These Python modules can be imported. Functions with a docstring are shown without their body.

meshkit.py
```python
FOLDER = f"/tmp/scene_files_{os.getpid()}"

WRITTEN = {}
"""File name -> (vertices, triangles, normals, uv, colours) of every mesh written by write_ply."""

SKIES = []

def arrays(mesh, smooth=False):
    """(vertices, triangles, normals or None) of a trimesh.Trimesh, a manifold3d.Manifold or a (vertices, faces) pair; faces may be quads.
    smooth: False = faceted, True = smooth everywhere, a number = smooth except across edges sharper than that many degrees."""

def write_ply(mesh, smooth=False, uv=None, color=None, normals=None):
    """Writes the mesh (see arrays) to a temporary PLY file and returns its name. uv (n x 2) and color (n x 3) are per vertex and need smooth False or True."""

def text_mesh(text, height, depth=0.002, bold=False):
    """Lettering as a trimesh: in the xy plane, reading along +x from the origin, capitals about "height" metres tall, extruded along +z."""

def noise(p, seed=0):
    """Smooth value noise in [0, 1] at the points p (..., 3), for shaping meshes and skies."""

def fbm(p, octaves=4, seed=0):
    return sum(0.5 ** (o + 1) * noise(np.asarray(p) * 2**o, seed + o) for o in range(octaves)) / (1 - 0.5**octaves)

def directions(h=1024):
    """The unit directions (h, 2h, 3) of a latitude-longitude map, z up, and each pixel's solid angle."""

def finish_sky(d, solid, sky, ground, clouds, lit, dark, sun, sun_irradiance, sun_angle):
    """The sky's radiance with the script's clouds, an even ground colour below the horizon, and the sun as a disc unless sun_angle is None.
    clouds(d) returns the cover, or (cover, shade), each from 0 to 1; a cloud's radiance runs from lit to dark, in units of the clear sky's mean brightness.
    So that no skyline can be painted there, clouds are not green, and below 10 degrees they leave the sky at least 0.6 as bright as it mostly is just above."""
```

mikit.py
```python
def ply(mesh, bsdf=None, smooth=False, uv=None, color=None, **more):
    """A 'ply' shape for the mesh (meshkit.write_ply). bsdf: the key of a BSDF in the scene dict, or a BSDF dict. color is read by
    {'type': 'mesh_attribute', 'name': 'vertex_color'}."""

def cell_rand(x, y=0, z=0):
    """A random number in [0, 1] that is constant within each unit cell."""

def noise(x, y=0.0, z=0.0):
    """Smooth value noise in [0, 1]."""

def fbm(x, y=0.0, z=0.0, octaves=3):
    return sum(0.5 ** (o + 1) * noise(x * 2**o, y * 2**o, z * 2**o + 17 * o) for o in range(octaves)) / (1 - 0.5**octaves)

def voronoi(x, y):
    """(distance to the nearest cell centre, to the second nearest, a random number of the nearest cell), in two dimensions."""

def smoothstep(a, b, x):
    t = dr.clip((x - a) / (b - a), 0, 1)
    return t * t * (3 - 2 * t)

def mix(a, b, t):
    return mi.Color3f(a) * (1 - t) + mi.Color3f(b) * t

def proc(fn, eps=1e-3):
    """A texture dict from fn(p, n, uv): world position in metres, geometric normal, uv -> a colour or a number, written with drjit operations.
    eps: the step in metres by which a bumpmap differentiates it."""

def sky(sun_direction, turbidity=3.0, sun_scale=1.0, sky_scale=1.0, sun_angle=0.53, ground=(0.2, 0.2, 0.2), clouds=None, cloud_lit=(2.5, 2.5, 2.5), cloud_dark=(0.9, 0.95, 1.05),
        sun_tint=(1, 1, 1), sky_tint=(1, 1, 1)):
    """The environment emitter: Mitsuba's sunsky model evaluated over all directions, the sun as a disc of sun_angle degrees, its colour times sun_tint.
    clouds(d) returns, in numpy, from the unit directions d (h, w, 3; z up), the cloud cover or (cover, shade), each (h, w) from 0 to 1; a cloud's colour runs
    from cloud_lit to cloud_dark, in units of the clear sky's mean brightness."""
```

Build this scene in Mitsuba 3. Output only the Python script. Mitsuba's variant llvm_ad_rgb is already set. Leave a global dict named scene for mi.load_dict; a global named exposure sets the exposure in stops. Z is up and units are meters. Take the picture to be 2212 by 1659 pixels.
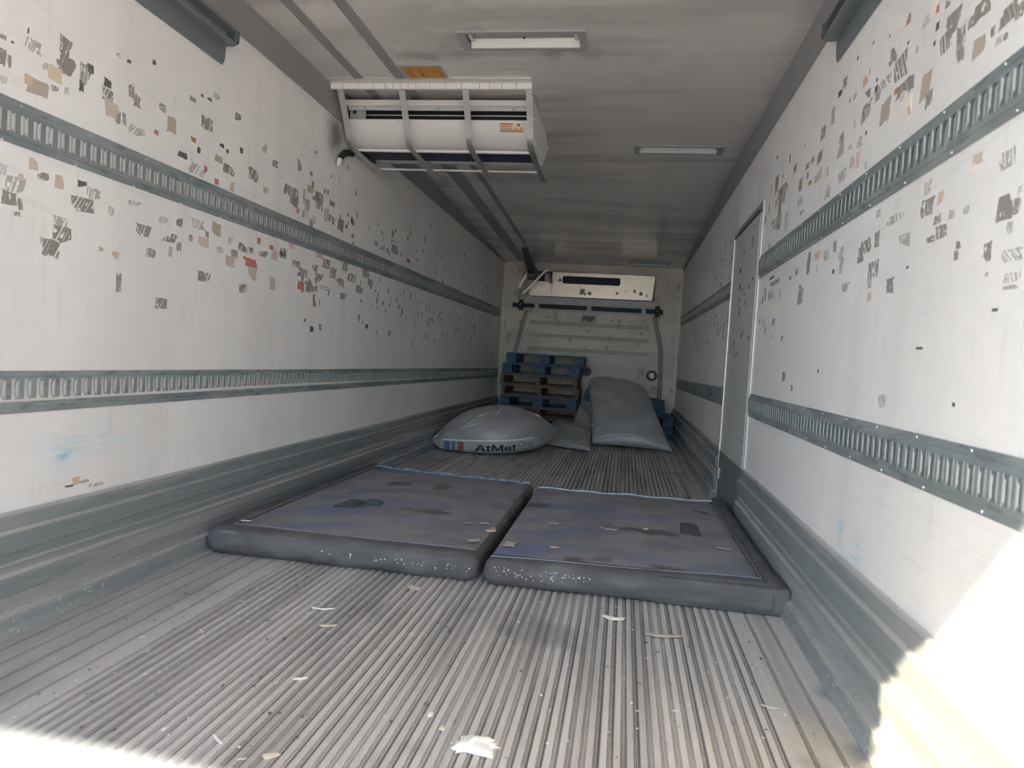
import math, random
import numpy as np, trimesh, shapely, manifold3d as mf
from shapely.geometry import Polygon, box as sbox
from shapely import affinity
import drjit as dr, mitsuba as mi
import mikit, meshkit
from mikit import noise, fbm, smoothstep, mix, voronoi

scene, labels = {}, {}
T = mi.ScalarTransform4f

# ---------------------------------------------------------------- camera, sky, sun, exposure
EYE = np.array([1.7781, 0.0, 0.9095])
YAW, PITCH, ROLL, FPX = 0.1574, -0.0383, 0.0621, 1520.9
_f = np.array([-math.sin(YAW) * math.cos(PITCH), math.cos(YAW) * math.cos(PITCH), math.sin(PITCH)])
_r = np.array([math.cos(YAW), math.sin(YAW), 0.0])
_u = np.cross(_r, _f)
_up = -math.sin(ROLL) * _r + math.cos(ROLL) * _u
scene['camera'] = {'type': 'thinlens', 'fov': math.degrees(2 * math.atan(1106 / FPX)), 'fov_axis': 'x', 'aperture_radius': 0.0029,
                   'focus_distance': 3.6, 'near_clip': 0.01, 'far_clip': 500.0,
                   'to_world': T().look_at(origin=EYE.tolist(), target=(EYE + _f).tolist(), up=_up.tolist())}
SUN = (-1.0, -0.85, 0.92)
scene['sky'] = mikit.sky(SUN, turbidity=3.5, sun_scale=0.85, sky_scale=1.1, ground=(0.30, 0.30, 0.30), sky_tint=(1.0, 1.0, 1.0))
exposure = 4.15

# ---------------------------------------------------------------- the box: sizes in metres (x across, y into the box, z up)
W, L, H, Y0 = 2.48, 9.87, 2.41, -0.27
YS, HB = 6.0, 2.25            # the ceiling comes down gently from YS to the bulkhead


def ceil_z(y):
    return H if y < YS else H - (H - HB) * (y - YS) / (L - YS)


def drift(y):
    return 0.0


# ---------------------------------------------------------------- materials
def rgb(*c):
    return {'type': 'rgb', 'value': list(c)}


def pr(name, color, rough=0.5, spec=0.4, metal=0.0, **k):
    c = color if isinstance(color, dict) else rgb(*color)
    b = {'type': 'principled', 'base_color': c, 'roughness': rough, 'metallic': metal, **k}
    if not metal:
        b['specular'] = spec
    scene[name] = {'type': 'twosided', 'bsdf': b}


def wall_color(p, n, uv):
    y, z = p.y, p.z
    side = dr.select(p.x < 1.2, 0.0, 31.0)
    d = 0.10 * smoothstep(0.45, 0.85, fbm(y * 1.7 + side, z * 0.35, 0.0, 3))
    d = d + 0.05 * smoothstep(0.5, 0.9, noise(y * 9 + side, z * 1.1))
    d = d + 0.06 * smoothstep(0.72, 0.95, noise(y * 4 + side, z * 130)) * smoothstep(1.0, 0.5, z)
    d = d + 0.06 * smoothstep(0.80, 0.95, noise(y * 2.2 + side, z * 75 + y * 9)) * smoothstep(0.9, 1.1, z)
    d = d + 0.07 * smoothstep(0.86, 0.97, noise(y * 60 + side, z * 5))
    c = mix((0.80, 0.80, 0.80), (0.42, 0.41, 0.40), dr.minimum(d * 1.6, 0.6))

    def smear(y0, z0, sy, sz, k, col, c):
        g = dr.exp(-dr.square((y - y0) / sy) - dr.square((z - z0) / sz)) * smoothstep(0.25, 0.8, noise(y * 14, z * 110)) * k
        return mix(c, col, dr.minimum(g, 0.8))
    left = dr.select(p.x < 1.2, 1.0, 0.0)
    c = smear(2.13, 0.535, 0.16, 0.045, 0.55 * left, (0.45, 0.68, 0.75), c)
    c = smear(2.02, 0.50, 0.03, 0.018, 0.8 * left, (0.25, 0.58, 0.75), c)
    c = smear(2.33, 0.42, 0.03, 0.05, 0.8 * (1 - left), (0.35, 0.60, 0.72), c)
    c = smear(2.18, 0.40, 0.05, 0.04, 0.8 * (1 - left), (0.40, 0.62, 0.75), c)
    g = dr.exp(-dr.square((y - 3.98) / 0.11) - dr.square((z - 2.15) / 0.11)) * (0.6 + 0.8 * fbm(y * 14, z * 14, 2.0, 3)) * left
    c = mix(c, (0.10, 0.10, 0.105), dr.minimum(g, 0.85))
    c = smear(0.9, 0.20, 0.6, 0.16, 0.5 * (1 - left), (0.30, 0.45, 0.48), c)
    return c


def ceil_color(p, n, uv):
    x, y = p.x, p.y
    s = smoothstep(0.42, 0.75, fbm(x * 0.9, y * 5.5, 3.0, 4))
    b = smoothstep(0.55, 0.8, fbm(x * 5 + 7, y * 6, 9.0, 3)) * dr.exp(-dr.square((x - 1.0) / 0.7) - dr.square((y - 3.5) / 0.5))
    c = mix((0.66, 0.65, 0.63), (0.40, 0.39, 0.38), 0.55 * s)
    return mix(c, (0.22, 0.21, 0.20), 0.55 * b)


def ceil_bump(p, n, uv):
    return 0.0010 * fbm(p.x * 0.5, p.y * 9.0, 1.0, 2)


def floor_color(p, n, uv):
    x, y = p.x, p.y
    d = fbm(x * 16, y * 0.9, 0.0, 3)
    e = fbm(x * 3.1 + 4, y * 2.6, 2.0, 4)
    side = smoothstep(1.85, 2.35, x) * smoothstep(3.2, 2.2, y)
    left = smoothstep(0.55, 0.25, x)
    c = mix((0.53, 0.505, 0.48), (0.40, 0.38, 0.36), smoothstep(0.35, 0.75, d))
    c = mix(c, (0.20, 0.195, 0.19), 0.6 * smoothstep(0.62, 0.85, e))
    c = mix(c, (0.10, 0.10, 0.105), side * 0.85 * smoothstep(0.40, 0.62, e))
    c = mix(c, (0.42, 0.36, 0.26), side * 0.6 * smoothstep(0.55, 0.35, e) * smoothstep(2.1, 1.6, y))
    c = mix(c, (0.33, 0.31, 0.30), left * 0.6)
    return c


def groove_color(p, n, uv):
    d = fbm(p.x * 40, p.y * 1.4, 0.0, 3)
    return mix((0.15, 0.145, 0.145), (0.40, 0.385, 0.37), smoothstep(0.35, 0.75, d))


def steel_color(p, n, uv):
    y, z = p.y, p.z
    a = fbm(y * 3.0, z * 16 + p.x * 5, 0.0, 4)
    b = fbm(y * 14, z * 60, 4.0, 3)
    c = mix((0.19, 0.225, 0.235), (0.27, 0.30, 0.31), smoothstep(0.3, 0.7, a))
    return mix(c, (0.14, 0.155, 0.165), 0.6 * smoothstep(0.58, 0.8, b))


def kick_color(p, n, uv):
    y, z = p.y, p.z
    a = fbm(y * 0.8, z * 22, 0.0, 4)
    b = fbm(y * 5, z * 60, 4.0, 3)
    c = mix((0.20, 0.228, 0.236), (0.29, 0.30, 0.305), smoothstep(0.3, 0.7, a))
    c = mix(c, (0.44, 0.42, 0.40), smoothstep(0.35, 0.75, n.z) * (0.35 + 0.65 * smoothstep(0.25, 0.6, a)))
    c = mix(c, (0.13, 0.15, 0.165), 0.3 * smoothstep(0.58, 0.8, b))
    return mix(c, (0.55, 0.56, 0.56), 0.5 * smoothstep(0.84, 0.92, noise(y * 75, z * 130)) * smoothstep(0.14, 0.06, z))


def cloth_color(p, n, uv):
    x, y = p.x, p.y
    a = fbm(x * 3.2 + y * 2.0, y * 7 - x * 3, 0.0, 3)
    b = fbm(x * 6, y * 6, 5.0, 3)
    lr = dr.select(x < 1.265, smoothstep(0.9, 0.2, x), smoothstep(2.2, 1.5, x) * 0.7)
    c = mix((0.255, 0.253, 0.262), (0.21, 0.21, 0.22), smoothstep(0.3, 0.7, b))
    c = mix(c, (0.155, 0.175, 0.285), smoothstep(0.45, 0.68, a) * (0.25 + 0.75 * lr))
    return mix(c, (0.09, 0.085, 0.08), 0.8 * smoothstep(0.66, 0.8, fbm(x * 4 + 3, y * 5, 8.0, 3)))


def pad_color(p, n, uv):
    b = fbm(p.x * 7, p.y * 7, p.z * 14, 4)
    c = mix((0.098, 0.096, 0.098), (0.142, 0.140, 0.140), smoothstep(0.35, 0.7, b))
    return mix(c, (0.26, 0.25, 0.23), 0.5 * smoothstep(0.68, 0.85, fbm(p.x * 5 + 2, p.y * 9, p.z * 30, 3)))


def wood_color(p, n, uv):
    g = fbm(p.x * 3, p.y * 40, p.z * 50, 3)
    return mix((0.27, 0.19, 0.15), (0.15, 0.105, 0.085), smoothstep(0.3, 0.75, g))


def blue_color(p, n, uv):
    g = fbm(p.x * 9, p.y * 12, p.z * 30, 3)
    return mix((0.05, 0.13, 0.205), (0.035, 0.08, 0.13), smoothstep(0.3, 0.75, g))


def plate_color(p, n, uv):
    g = fbm(p.x * 2.5, p.z * 3.5, 1.0, 4)
    c = mix((0.76, 0.70, 0.60), (0.62, 0.575, 0.50), smoothstep(0.3, 0.75, g))
    return mix(c, (0.25, 0.24, 0.22), 0.5 * smoothstep(0.66, 0.8, fbm(p.x * 9, p.z * 5, 7.0, 3)))


def sack_color(p, n, uv):
    g = fbm(p.x * 7, p.y * 5, p.z * 9, 3)
    return mix((0.40, 0.395, 0.385), (0.33, 0.328, 0.325), smoothstep(0.3, 0.7, g))


pr('mat_wall', mikit.proc(wall_color), 0.42, 0.45)
scene['mat_ceiling'] = {'type': 'twosided', 'bsdf': {'type': 'bumpmap', 'arbitrary': mikit.proc(ceil_bump), 'scale': 1.0, 'bsdf': {
    'type': 'principled', 'base_color': mikit.proc(ceil_color), 'roughness': 0.22, 'specular': 0.5}}}
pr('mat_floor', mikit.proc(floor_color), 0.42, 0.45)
pr('mat_groove', mikit.proc(groove_color), 0.7, 0.2)
pr('mat_steel', mikit.proc(steel_color), 0.42, 0.5)
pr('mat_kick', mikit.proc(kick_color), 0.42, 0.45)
pr('mat_cool_white', (0.66, 0.74, 0.82), 0.35, 0.5)
pr('mat_rib', (0.47, 0.435, 0.375), 0.45, 0.4)
pr('mat_tab', (0.50, 0.53, 0.525), 0.35, 0.6)
pr('mat_piping', (0.22, 0.23, 0.27), 0.45, 0.4)
pr('mat_cloth', mikit.proc(cloth_color), 0.5, 0.35)
pr('mat_pad', mikit.proc(pad_color), 0.6, 0.22)
pr('mat_wood', mikit.proc(wood_color), 0.7, 0.2)
pr('mat_blue', mikit.proc(blue_color), 0.5, 0.35)
pr('mat_plate', mikit.proc(plate_color), 0.4, 0.45)
pr('mat_sack', mikit.proc(sack_color), 0.30, 0.5)
pr('mat_sack_print', (0.42, 0.43, 0.41), 0.28, 0.5)
pr('mat_film', (0.80, 0.80, 0.77), 0.22, 0.6)
pr('mat_alu', (0.72, 0.71, 0.69), 0.38, metal=0.85)
pr('mat_white', (0.74, 0.73, 0.71), 0.35, 0.5)
pr('mat_grey', (0.34, 0.35, 0.36), 0.45, 0.4)
pr('mat_tray', (0.30, 0.30, 0.29), 0.4, 0.4)
pr('mat_bar', (0.27, 0.275, 0.285), 0.45, 0.4)
pr('mat_dark', (0.075, 0.085, 0.095), 0.45, 0.4)
pr('mat_track', (0.155, 0.18, 0.195), 0.45, 0.4)
pr('mat_black', (0.02, 0.022, 0.026), 0.5, 0.3)
pr('mat_navy', (0.02, 0.032, 0.055), 0.5, 0.3)
pr('mat_screw', (0.85, 0.85, 0.84), 0.25, metal=0.9)
pr('mat_tear', (0.20, 0.31, 0.46), 0.5, 0.4)
pr('mat_frayed', (0.52, 0.58, 0.62), 0.5, 0.4)
pr('mat_vent', (0.84, 0.76, 0.63), 0.34, metal=0.55)
pr('mat_panel', (0.50, 0.51, 0.50), 0.38, 0.5)
pr('mat_kicksheet', (0.16, 0.18, 0.185), 0.42, 0.4)
pr('mat_asphalt', (0.36, 0.36, 0.365), 0.9, 0.2)
pr('mat_outer', (0.75, 0.75, 0.75), 0.4, 0.4)
pr('mat_orange', (0.56, 0.26, 0.045), 0.45, 0.4)
pr('mat_brown_print', (0.30, 0.12, 0.02), 0.5, 0.3)
pr('mat_label_cream', (0.72, 0.66, 0.50), 0.5, 0.3)
pr('mat_label_red', (0.52, 0.20, 0.13), 0.5, 0.3)
pr('mat_print_black', (0.03, 0.03, 0.035), 0.5, 0.3)
pr('mat_print_teal', (0.06, 0.20, 0.22), 0.5, 0.3)
pr('mat_print_blue', (0.12, 0.18, 0.30), 0.4, 0.4)
pr('mat_print_red', (0.32, 0.13, 0.13), 0.4, 0.4)
pr('mat_residue', (0.28, 0.262, 0.247), 0.7, 0.2)
pr('mat_residue_dark', (0.135, 0.13, 0.125), 0.7, 0.2)
pr('mat_residue_light', (0.43, 0.415, 0.40), 0.6, 0.2)
pr('mat_residue_tan', (0.46, 0.40, 0.345), 0.6, 0.2)
pr('mat_paper', (0.57, 0.49, 0.43), 0.7, 0.2)
pr('mat_paper_red', (0.52, 0.20, 0.16), 0.7, 0.2)
pr('mat_paper_orange', (0.60, 0.45, 0.36), 0.7, 0.2)
pr('mat_paper_yellow', (0.66, 0.57, 0.43), 0.7, 0.2)
pr('mat_paper_pink', (0.66, 0.52, 0.49), 0.7, 0.2)
pr('mat_paper_cream', (0.80, 0.74, 0.66), 0.7, 0.2)


# ---------------------------------------------------------------- helpers
def numbered(key):
    if key not in scene and key not in labels:
        return key
    k = 1
    while f'{key}_{k:03d}' in scene or f'{key}_{k:03d}' in labels:
        k += 1
    return f'{key}_{k:03d}'


_next = {}


def put(name, shape, parent=None, label=None, cat=None, group=None, kind=None):
    base = f'{parent}__{name}' if parent else name
    k = _next.get(base, 0)
    key = base if k == 0 else f'{base}_{k:03d}'
    if k == 0 and (key in scene or key in labels):
        k, key = 1, f'{base}_001'
    while key in scene or (k > 0 and key in labels):
        k += 1
        key = f'{base}_{k:03d}'
    _next[base] = k + 1
    scene[key] = shape
    tag(key, label, cat, group, kind)
    return key


def tag(key, label=None, cat=None, group=None, kind=None):
    d = {k: v for k, v in (('label', label), ('category', cat), ('group', group), ('kind', kind)) if v}
    if d:
        labels.setdefault(key, {}).update(d)


def thing(name, label, cat, group=None):
    k = _next.get(name, 0)
    key = name if k == 0 else f'{name}_{k:03d}'
    _next[name] = k + 1
    tag(key, label, cat, group)
    return key


def P(mesh, mat, smooth=False, at=None, **k):
    s = mikit.ply(mesh, mat, smooth)
    if at is not None:
        s['to_world'] = at if not isinstance(at, (tuple, list)) else T().translate(list(at))
    return s


def obj(name, mesh, mat, parent=None, smooth=False, **k):
    return put(name, P(mesh, mat, smooth), parent, **k)


def cat_(ms):
    return trimesh.util.concatenate(ms)


def box(x0, x1, y0, y1, z0, z1, b=0.0):
    x0, x1 = sorted((x0, x1)); y0, y1 = sorted((y0, y1)); z0, z1 = sorted((z0, z1))
    if b <= 0:
        m = trimesh.creation.box((x1 - x0, y1 - y0, z1 - z0))
        m.apply_translation(((x0 + x1) / 2, (y0 + y1) / 2, (z0 + z1) / 2))
        return m
    pts = []
    for sx in (0, 1):
        for sy in (0, 1):
            for sz in (0, 1):
                c = np.array([(x0, x1)[sx], (y0, y1)[sy], (z0, z1)[sz]])
                d = np.array([b * (1 - 2 * sx), b * (1 - 2 * sy), b * (1 - 2 * sz)])
                for k in range(3):
                    o = d.copy(); o[k] = 0
                    pts.append(c + o)
    return trimesh.convex.convex_hull(np.array(pts))


def from_manifold(m):
    q = m.to_mesh()
    return trimesh.Trimesh(np.array(q.vert_properties[:, :3], float), np.array(q.tri_verts, int), process=False)


def soft_box(x0, x1, y0, y1, z0, z1, r, edge=None, amp=0.0, freq=4.0, seed=0, segs=16):
    s = mf.Manifold.sphere(r, segs)
    m = mf.Manifold.batch_hull([s.translate([x, y, z]) for x in (x0 + r, x1 - r) for y in (y0 + r, y1 - r) for z in (z0 + r, z1 - r)])
    if edge:
        m = m.refine_to_length(edge)
    t = from_manifold(m)
    if amp:
        v = t.vertices
        c = (v - t.centroid)
        n = t.vertex_normals
        t.vertices = v + n * ((meshkit.fbm(v * freq, 3, seed) - 0.5) * 2 * amp)[:, None]
        t.vertices[:, 2] = np.maximum(t.vertices[:, 2], z0)
    return t


def ext(poly, h0, h1, frame):
    """A shapely polygon with height h0..h1; frame: 'xz' -> along y, 'yz' -> along x, 'xy' -> along z."""
    ps = [g for g in getattr(poly, 'geoms', [poly]) if g.area > 1e-9 and g.geom_type == 'Polygon']
    m = cat_([trimesh.creation.extrude_polygon(g, h1 - h0, engine='earcut') for g in ps])
    v = m.vertices
    a, b, h = v[:, 0], v[:, 1], v[:, 2] + h0
    if frame == 'yz':
        return trimesh.Trimesh(np.stack([h, a, b], 1), m.faces, process=False)
    if frame == 'xz':
        return trimesh.Trimesh(np.stack([a, h, b], 1), m.faces[:, ::-1], process=False)
    return trimesh.Trimesh(np.stack([a, b, h], 1), m.faces, process=False)


def tube(path, r, n=10, closed=False):
    path = np.asarray(path, float)
    t = np.gradient(path, axis=0)
    t /= np.linalg.norm(t, axis=1, keepdims=True)
    up = np.array([0, 0, 1.0]) if abs(t[0, 2]) < 0.9 else np.array([1.0, 0, 0])
    rings = []
    a = np.cross(t[0], up); a /= np.linalg.norm(a)
    ang = np.arange(n) * 2 * np.pi / n
    for k in range(len(path)):
        a = a - t[k] * (a @ t[k]); a /= np.linalg.norm(a)
        b = np.cross(t[k], a)
        rr = r[k] if np.ndim(r) else r
        rings.append(path[k] + rr * (np.cos(ang)[:, None] * a + np.sin(ang)[:, None] * b))
    v = np.vstack(rings + [path[:1], path[-1:]])
    f, m = [], len(path)
    for k in range(m - 1):
        for j in range(n):
            p, q = k * n + j, k * n + (j + 1) % n
            f += [[p, q, q + n], [p, q + n, p + n]]
    for j in range(n):
        f.append([m * n, (j + 1) % n, j])
        f.append([m * n + 1, (m - 1) * n + j, (m - 1) * n + (j + 1) % n])
    t = trimesh.Trimesh(v, f, process=False)
    if t.volume < 0:
        t.invert()
    return t


def strip_bar(path, w, th, wdir=(1, 0, 0)):
    """A flat bar swept along a path: w across wdir, th thick."""
    path = np.asarray(path, float)
    wd = np.asarray(wdir, float)
    t = np.gradient(path, axis=0); t /= np.linalg.norm(t, axis=1, keepdims=True)
    v = []
    for k in range(len(path)):
        n = np.cross(wd, t[k]); n /= np.linalg.norm(n)
        for a, b in ((-1, -1), (1, -1), (1, 1), (-1, 1)):
            v.append(path[k] + a * w / 2 * wd + b * th / 2 * n)
    f = []
    for k in range(len(path) - 1):
        for j in range(4):
            p, q = 4 * k + j, 4 * k + (j + 1) % 4
            f += [[p, q, q + 4], [p, q + 4, p + 4]]
    e = 4 * (len(path) - 1)
    f += [[0, 2, 1], [0, 3, 2], [e, e + 1, e + 2], [e, e + 2, e + 3]]
    m = trimesh.Trimesh(np.array(v), f, process=False)
    if m.volume < 0:
        m.invert()
    return m


def mirror_x(m):
    m = m.copy()
    m.vertices[:, 0] = W - m.vertices[:, 0]
    m.faces = m.faces[:, ::-1]
    return m


def dome(r, h, axis, at, n=8):
    a = np.arange(n) * 2 * np.pi / n
    v = [[r * math.cos(t), r * math.sin(t), -0.0005] for t in a] + [[.6 * r * math.cos(t), .6 * r * math.sin(t), .8 * h] for t in a] + [[0, 0, h]]
    f = []
    for j in range(n):
        k = (j + 1) % n
        f += [[j, k, n + k], [j, n + k, n + j], [n + j, n + k, 2 * n]]
    v = np.array(v)
    R = {'x': [[0, 0, 1], [1, 0, 0], [0, 1, 0]], '-x': [[0, 0, -1], [0, 1, 0], [1, 0, 0]], 'z': np.eye(3), '-y': [[1, 0, 0], [0, 0, -1], [0, 1, 0]],
         '-z': [[1, 0, 0], [0, -1, 0], [0, 0, -1]]}[axis]
    v = v @ np.array(R, float).T + np.asarray(at, float)
    m = trimesh.Trimesh(v, f, process=False)
    return m

# ---------------------------------------------------------------- the setting
obj('ground', box(-25, 25, -30, 30, -1.4, -1.25), 'mat_asphalt', kind='structure')
obj('floor', box(-0.08, W + 0.08, Y0, L + 0.08, -0.12, -0.005), 'mat_groove', kind='structure')
YF = L - 0.005


def tread(w, ribs, h=0.0):
    """One extruded tread of the floor: a flat strip with its fine ribs."""
    c = 0.0015
    ps = [Polygon([(0, -0.008), (w, -0.008), (w, h - c), (w - c, h), (c, h), (0, h - c)])]
    for r in ribs:
        ps.append(Polygon([(r, -0.008), (r + 0.0024, -0.008), (r + 0.0019, h - 0.001), (r + 0.0005, h - 0.001)]))
    return cat_([ext(p, Y0, YF, 'xz') for p in ps])


wide = mikit.ply(tread(0.058, (0.0605, 0.0648)), 'mat_floor')
fine = mikit.ply(tread(0.0165, (0.0186, 0.0226)), 'mat_floor')
x = 0.040
while x < 0.44:
    put('tread_strip', {**wide, 'to_world': T().translate([x, 0, 0])}, 'floor'); x += 0.0695
while x < 2.19:
    put('tread_strip', {**fine, 'to_world': T().translate([x, 0, 0])}, 'floor'); x += 0.0315
while x < 2.40:
    put('tread_strip', {**wide, 'to_world': T().translate([x, 0, 0])}, 'floor'); x += 0.0695

obj('wall_left', box(-0.08, 0, Y0, L + 0.08, -0.12, H + 0.08), 'mat_wall', kind='structure')
obj('wall_right', box(W + 0.004, W + 0.08, Y0, L + 0.08, -0.12, H + 0.08), 'mat_dark', kind='structure')
for ya, yb in ((Y0, 4.094), (4.099, 5.045), (5.050, L + 0.02)):
    obj('panel', box(W, W + 0.006, ya, yb, -0.1, H + 0.05), 'mat_wall', 'wall_right')
obj('wall_back', box(-0.05, W + 0.05, L, L + 0.08, -0.12, H + 0.08), 'mat_plate', kind='structure')

LAMPS = ((0.895, 1.50, 3.245, 3.437), (1.74, 2.34, 4.935, 5.122))
cp = sbox(-0.05, Y0, W + 0.05, YS)
for a, b, c, d in LAMPS:
    cp = cp.difference(sbox(a + 0.018, c + 0.012, b - 0.018, d - 0.012))
slope = Polygon([(YS, H), (L + 0.05, ceil_z(L + 0.05)), (L + 0.05, H + 0.03), (YS, H + 0.03)])
sl = ext(slope, -0.05, W + 0.05, 'yz')
obj('ceiling', cat_([ext(cp, H, H + 0.03, 'xy'), sl]), 'mat_ceiling', kind='structure')
obj('roof', box(-0.08, W + 0.08, Y0, L + 0.08, H + 0.075, H + 0.11), 'mat_outer', kind='structure')

# corner strips between walls and ceiling, and the flat strips along the ceiling
obj('trim_1', ext(Polygon([(Y0, 2.262), (L, 2.236), (L, HB + 0.004), (YS, H + 0.003), (Y0, H + 0.003)]), -0.002, 0.012, 'yz'), 'mat_bar', kind='structure')
obj('trim_2', mirror_x(ext(Polygon([(Y0, 2.240), (L, 2.212), (L, HB + 0.004), (YS, H + 0.003), (Y0, H + 0.003)]), -0.002, 0.012, 'yz')), 'mat_bar', kind='structure')


def ceiling_strip(n, x0, x1, y0, y1, t=0.005):
    ys = [y0] + ([YS] if y0 < YS < y1 else []) + [y1]
    low = [(y, ceil_z(y) - t) for y in ys]
    high = [(y, ceil_z(y) + 0.001) for y in reversed(ys)]
    obj(f'trim_{n}', ext(Polygon(low + high), x0, x1, 'yz'), 'mat_bar', kind='structure')


ceiling_strip(3, 0.179, 0.231, Y0, 4.40)
ceiling_strip(4, 0.420, 0.476, Y0, 4.40)
ceiling_strip(5, 0.212, 0.332, 4.40, 9.7, 0.008)
ceiling_strip(6, 0.446, 0.494, 4.40, 9.4)
# bright angle trims in the two corners of the bulkhead
for n, x0, x1 in ((7, 0.012, 0.034), (8, W - 0.034, W - 0.012)):
    obj(f'trim_{n}', box(x0, x1, L - 0.006, L + 0.001, 0.02, 2.235, 0.002), 'mat_white', kind='structure')

# corrugated kick plates
KP = [(-0.002, -0.006), (0.066, -0.006), (0.066, 0.008), (0.056, 0.062), (0.034, 0.068), (0.032, 0.113), (0.045, 0.122), (0.045, 0.176), (0.032, 0.184),
      (0.034, 0.206), (0.027, 0.212), (0.027, 0.238), (0.039, 0.247), (0.039, 0.301), (0.026, 0.309), (0.020, 0.350), (0.014, 0.358), (-0.002, 0.358)]
kick = Polygon(KP)
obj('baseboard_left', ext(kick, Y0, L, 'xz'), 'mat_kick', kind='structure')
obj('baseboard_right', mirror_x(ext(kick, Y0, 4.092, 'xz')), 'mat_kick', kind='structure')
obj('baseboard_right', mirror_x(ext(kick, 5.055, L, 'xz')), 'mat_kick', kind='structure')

# the side door, a metal sheet riveted over the right wall
obj('door_1', box(W - 0.016, W + 0.002, 4.118, 5.028, 0.355, 1.802, 0.002), 'mat_panel', kind='structure')
obj('kick_sheet', box(W - 0.020, W + 0.002, 4.118, 5.020, 0.0, 0.357, 0.002), 'mat_kicksheet', 'door_1')
obj('edge_strip', box(W - 0.024, W + 0.0, 5.022, 5.030, 0.0, 1.802, 0.001), 'mat_alu', 'door_1')
obj('edge_strip', box(W - 0.008, W + 0.001, 4.097, 4.103, 0.36, 1.866, 0.001), 'mat_alu', 'door_1')
obj('gap_seal', box(W - 0.004, W + 0.001, 4.106, 4.119, 0.0, 1.803), 'mat_black', 'door_1')
obj('header', ext(Polygon([(4.106, 1.804), (5.04, 1.804), (5.055, 1.815), (5.055, 1.850), (5.03, 1.868), (4.106, 1.868)]), W - 0.004, W + 0.001, 'yz'), 'mat_bar', 'door_1')
obj('header_lip', box(W - 0.022, W - 0.003, 4.106, 5.02, 1.803, 1.818, 0.002), 'mat_dark', 'door_1')
rv = [dome(0.0055, 0.004, '-x', (W - 0.016, y, z)) for y, z in [(4.14, .42 + .118 * k) for k in range(12)] + [(4.2 + .1 * k, 1.78) for k in range(9)] + [(5.0, .42 + .2 * k) for k in range(7)]]
obj('rivets', cat_(rv), 'mat_screw', 'door_1', kind='stuff')
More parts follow.
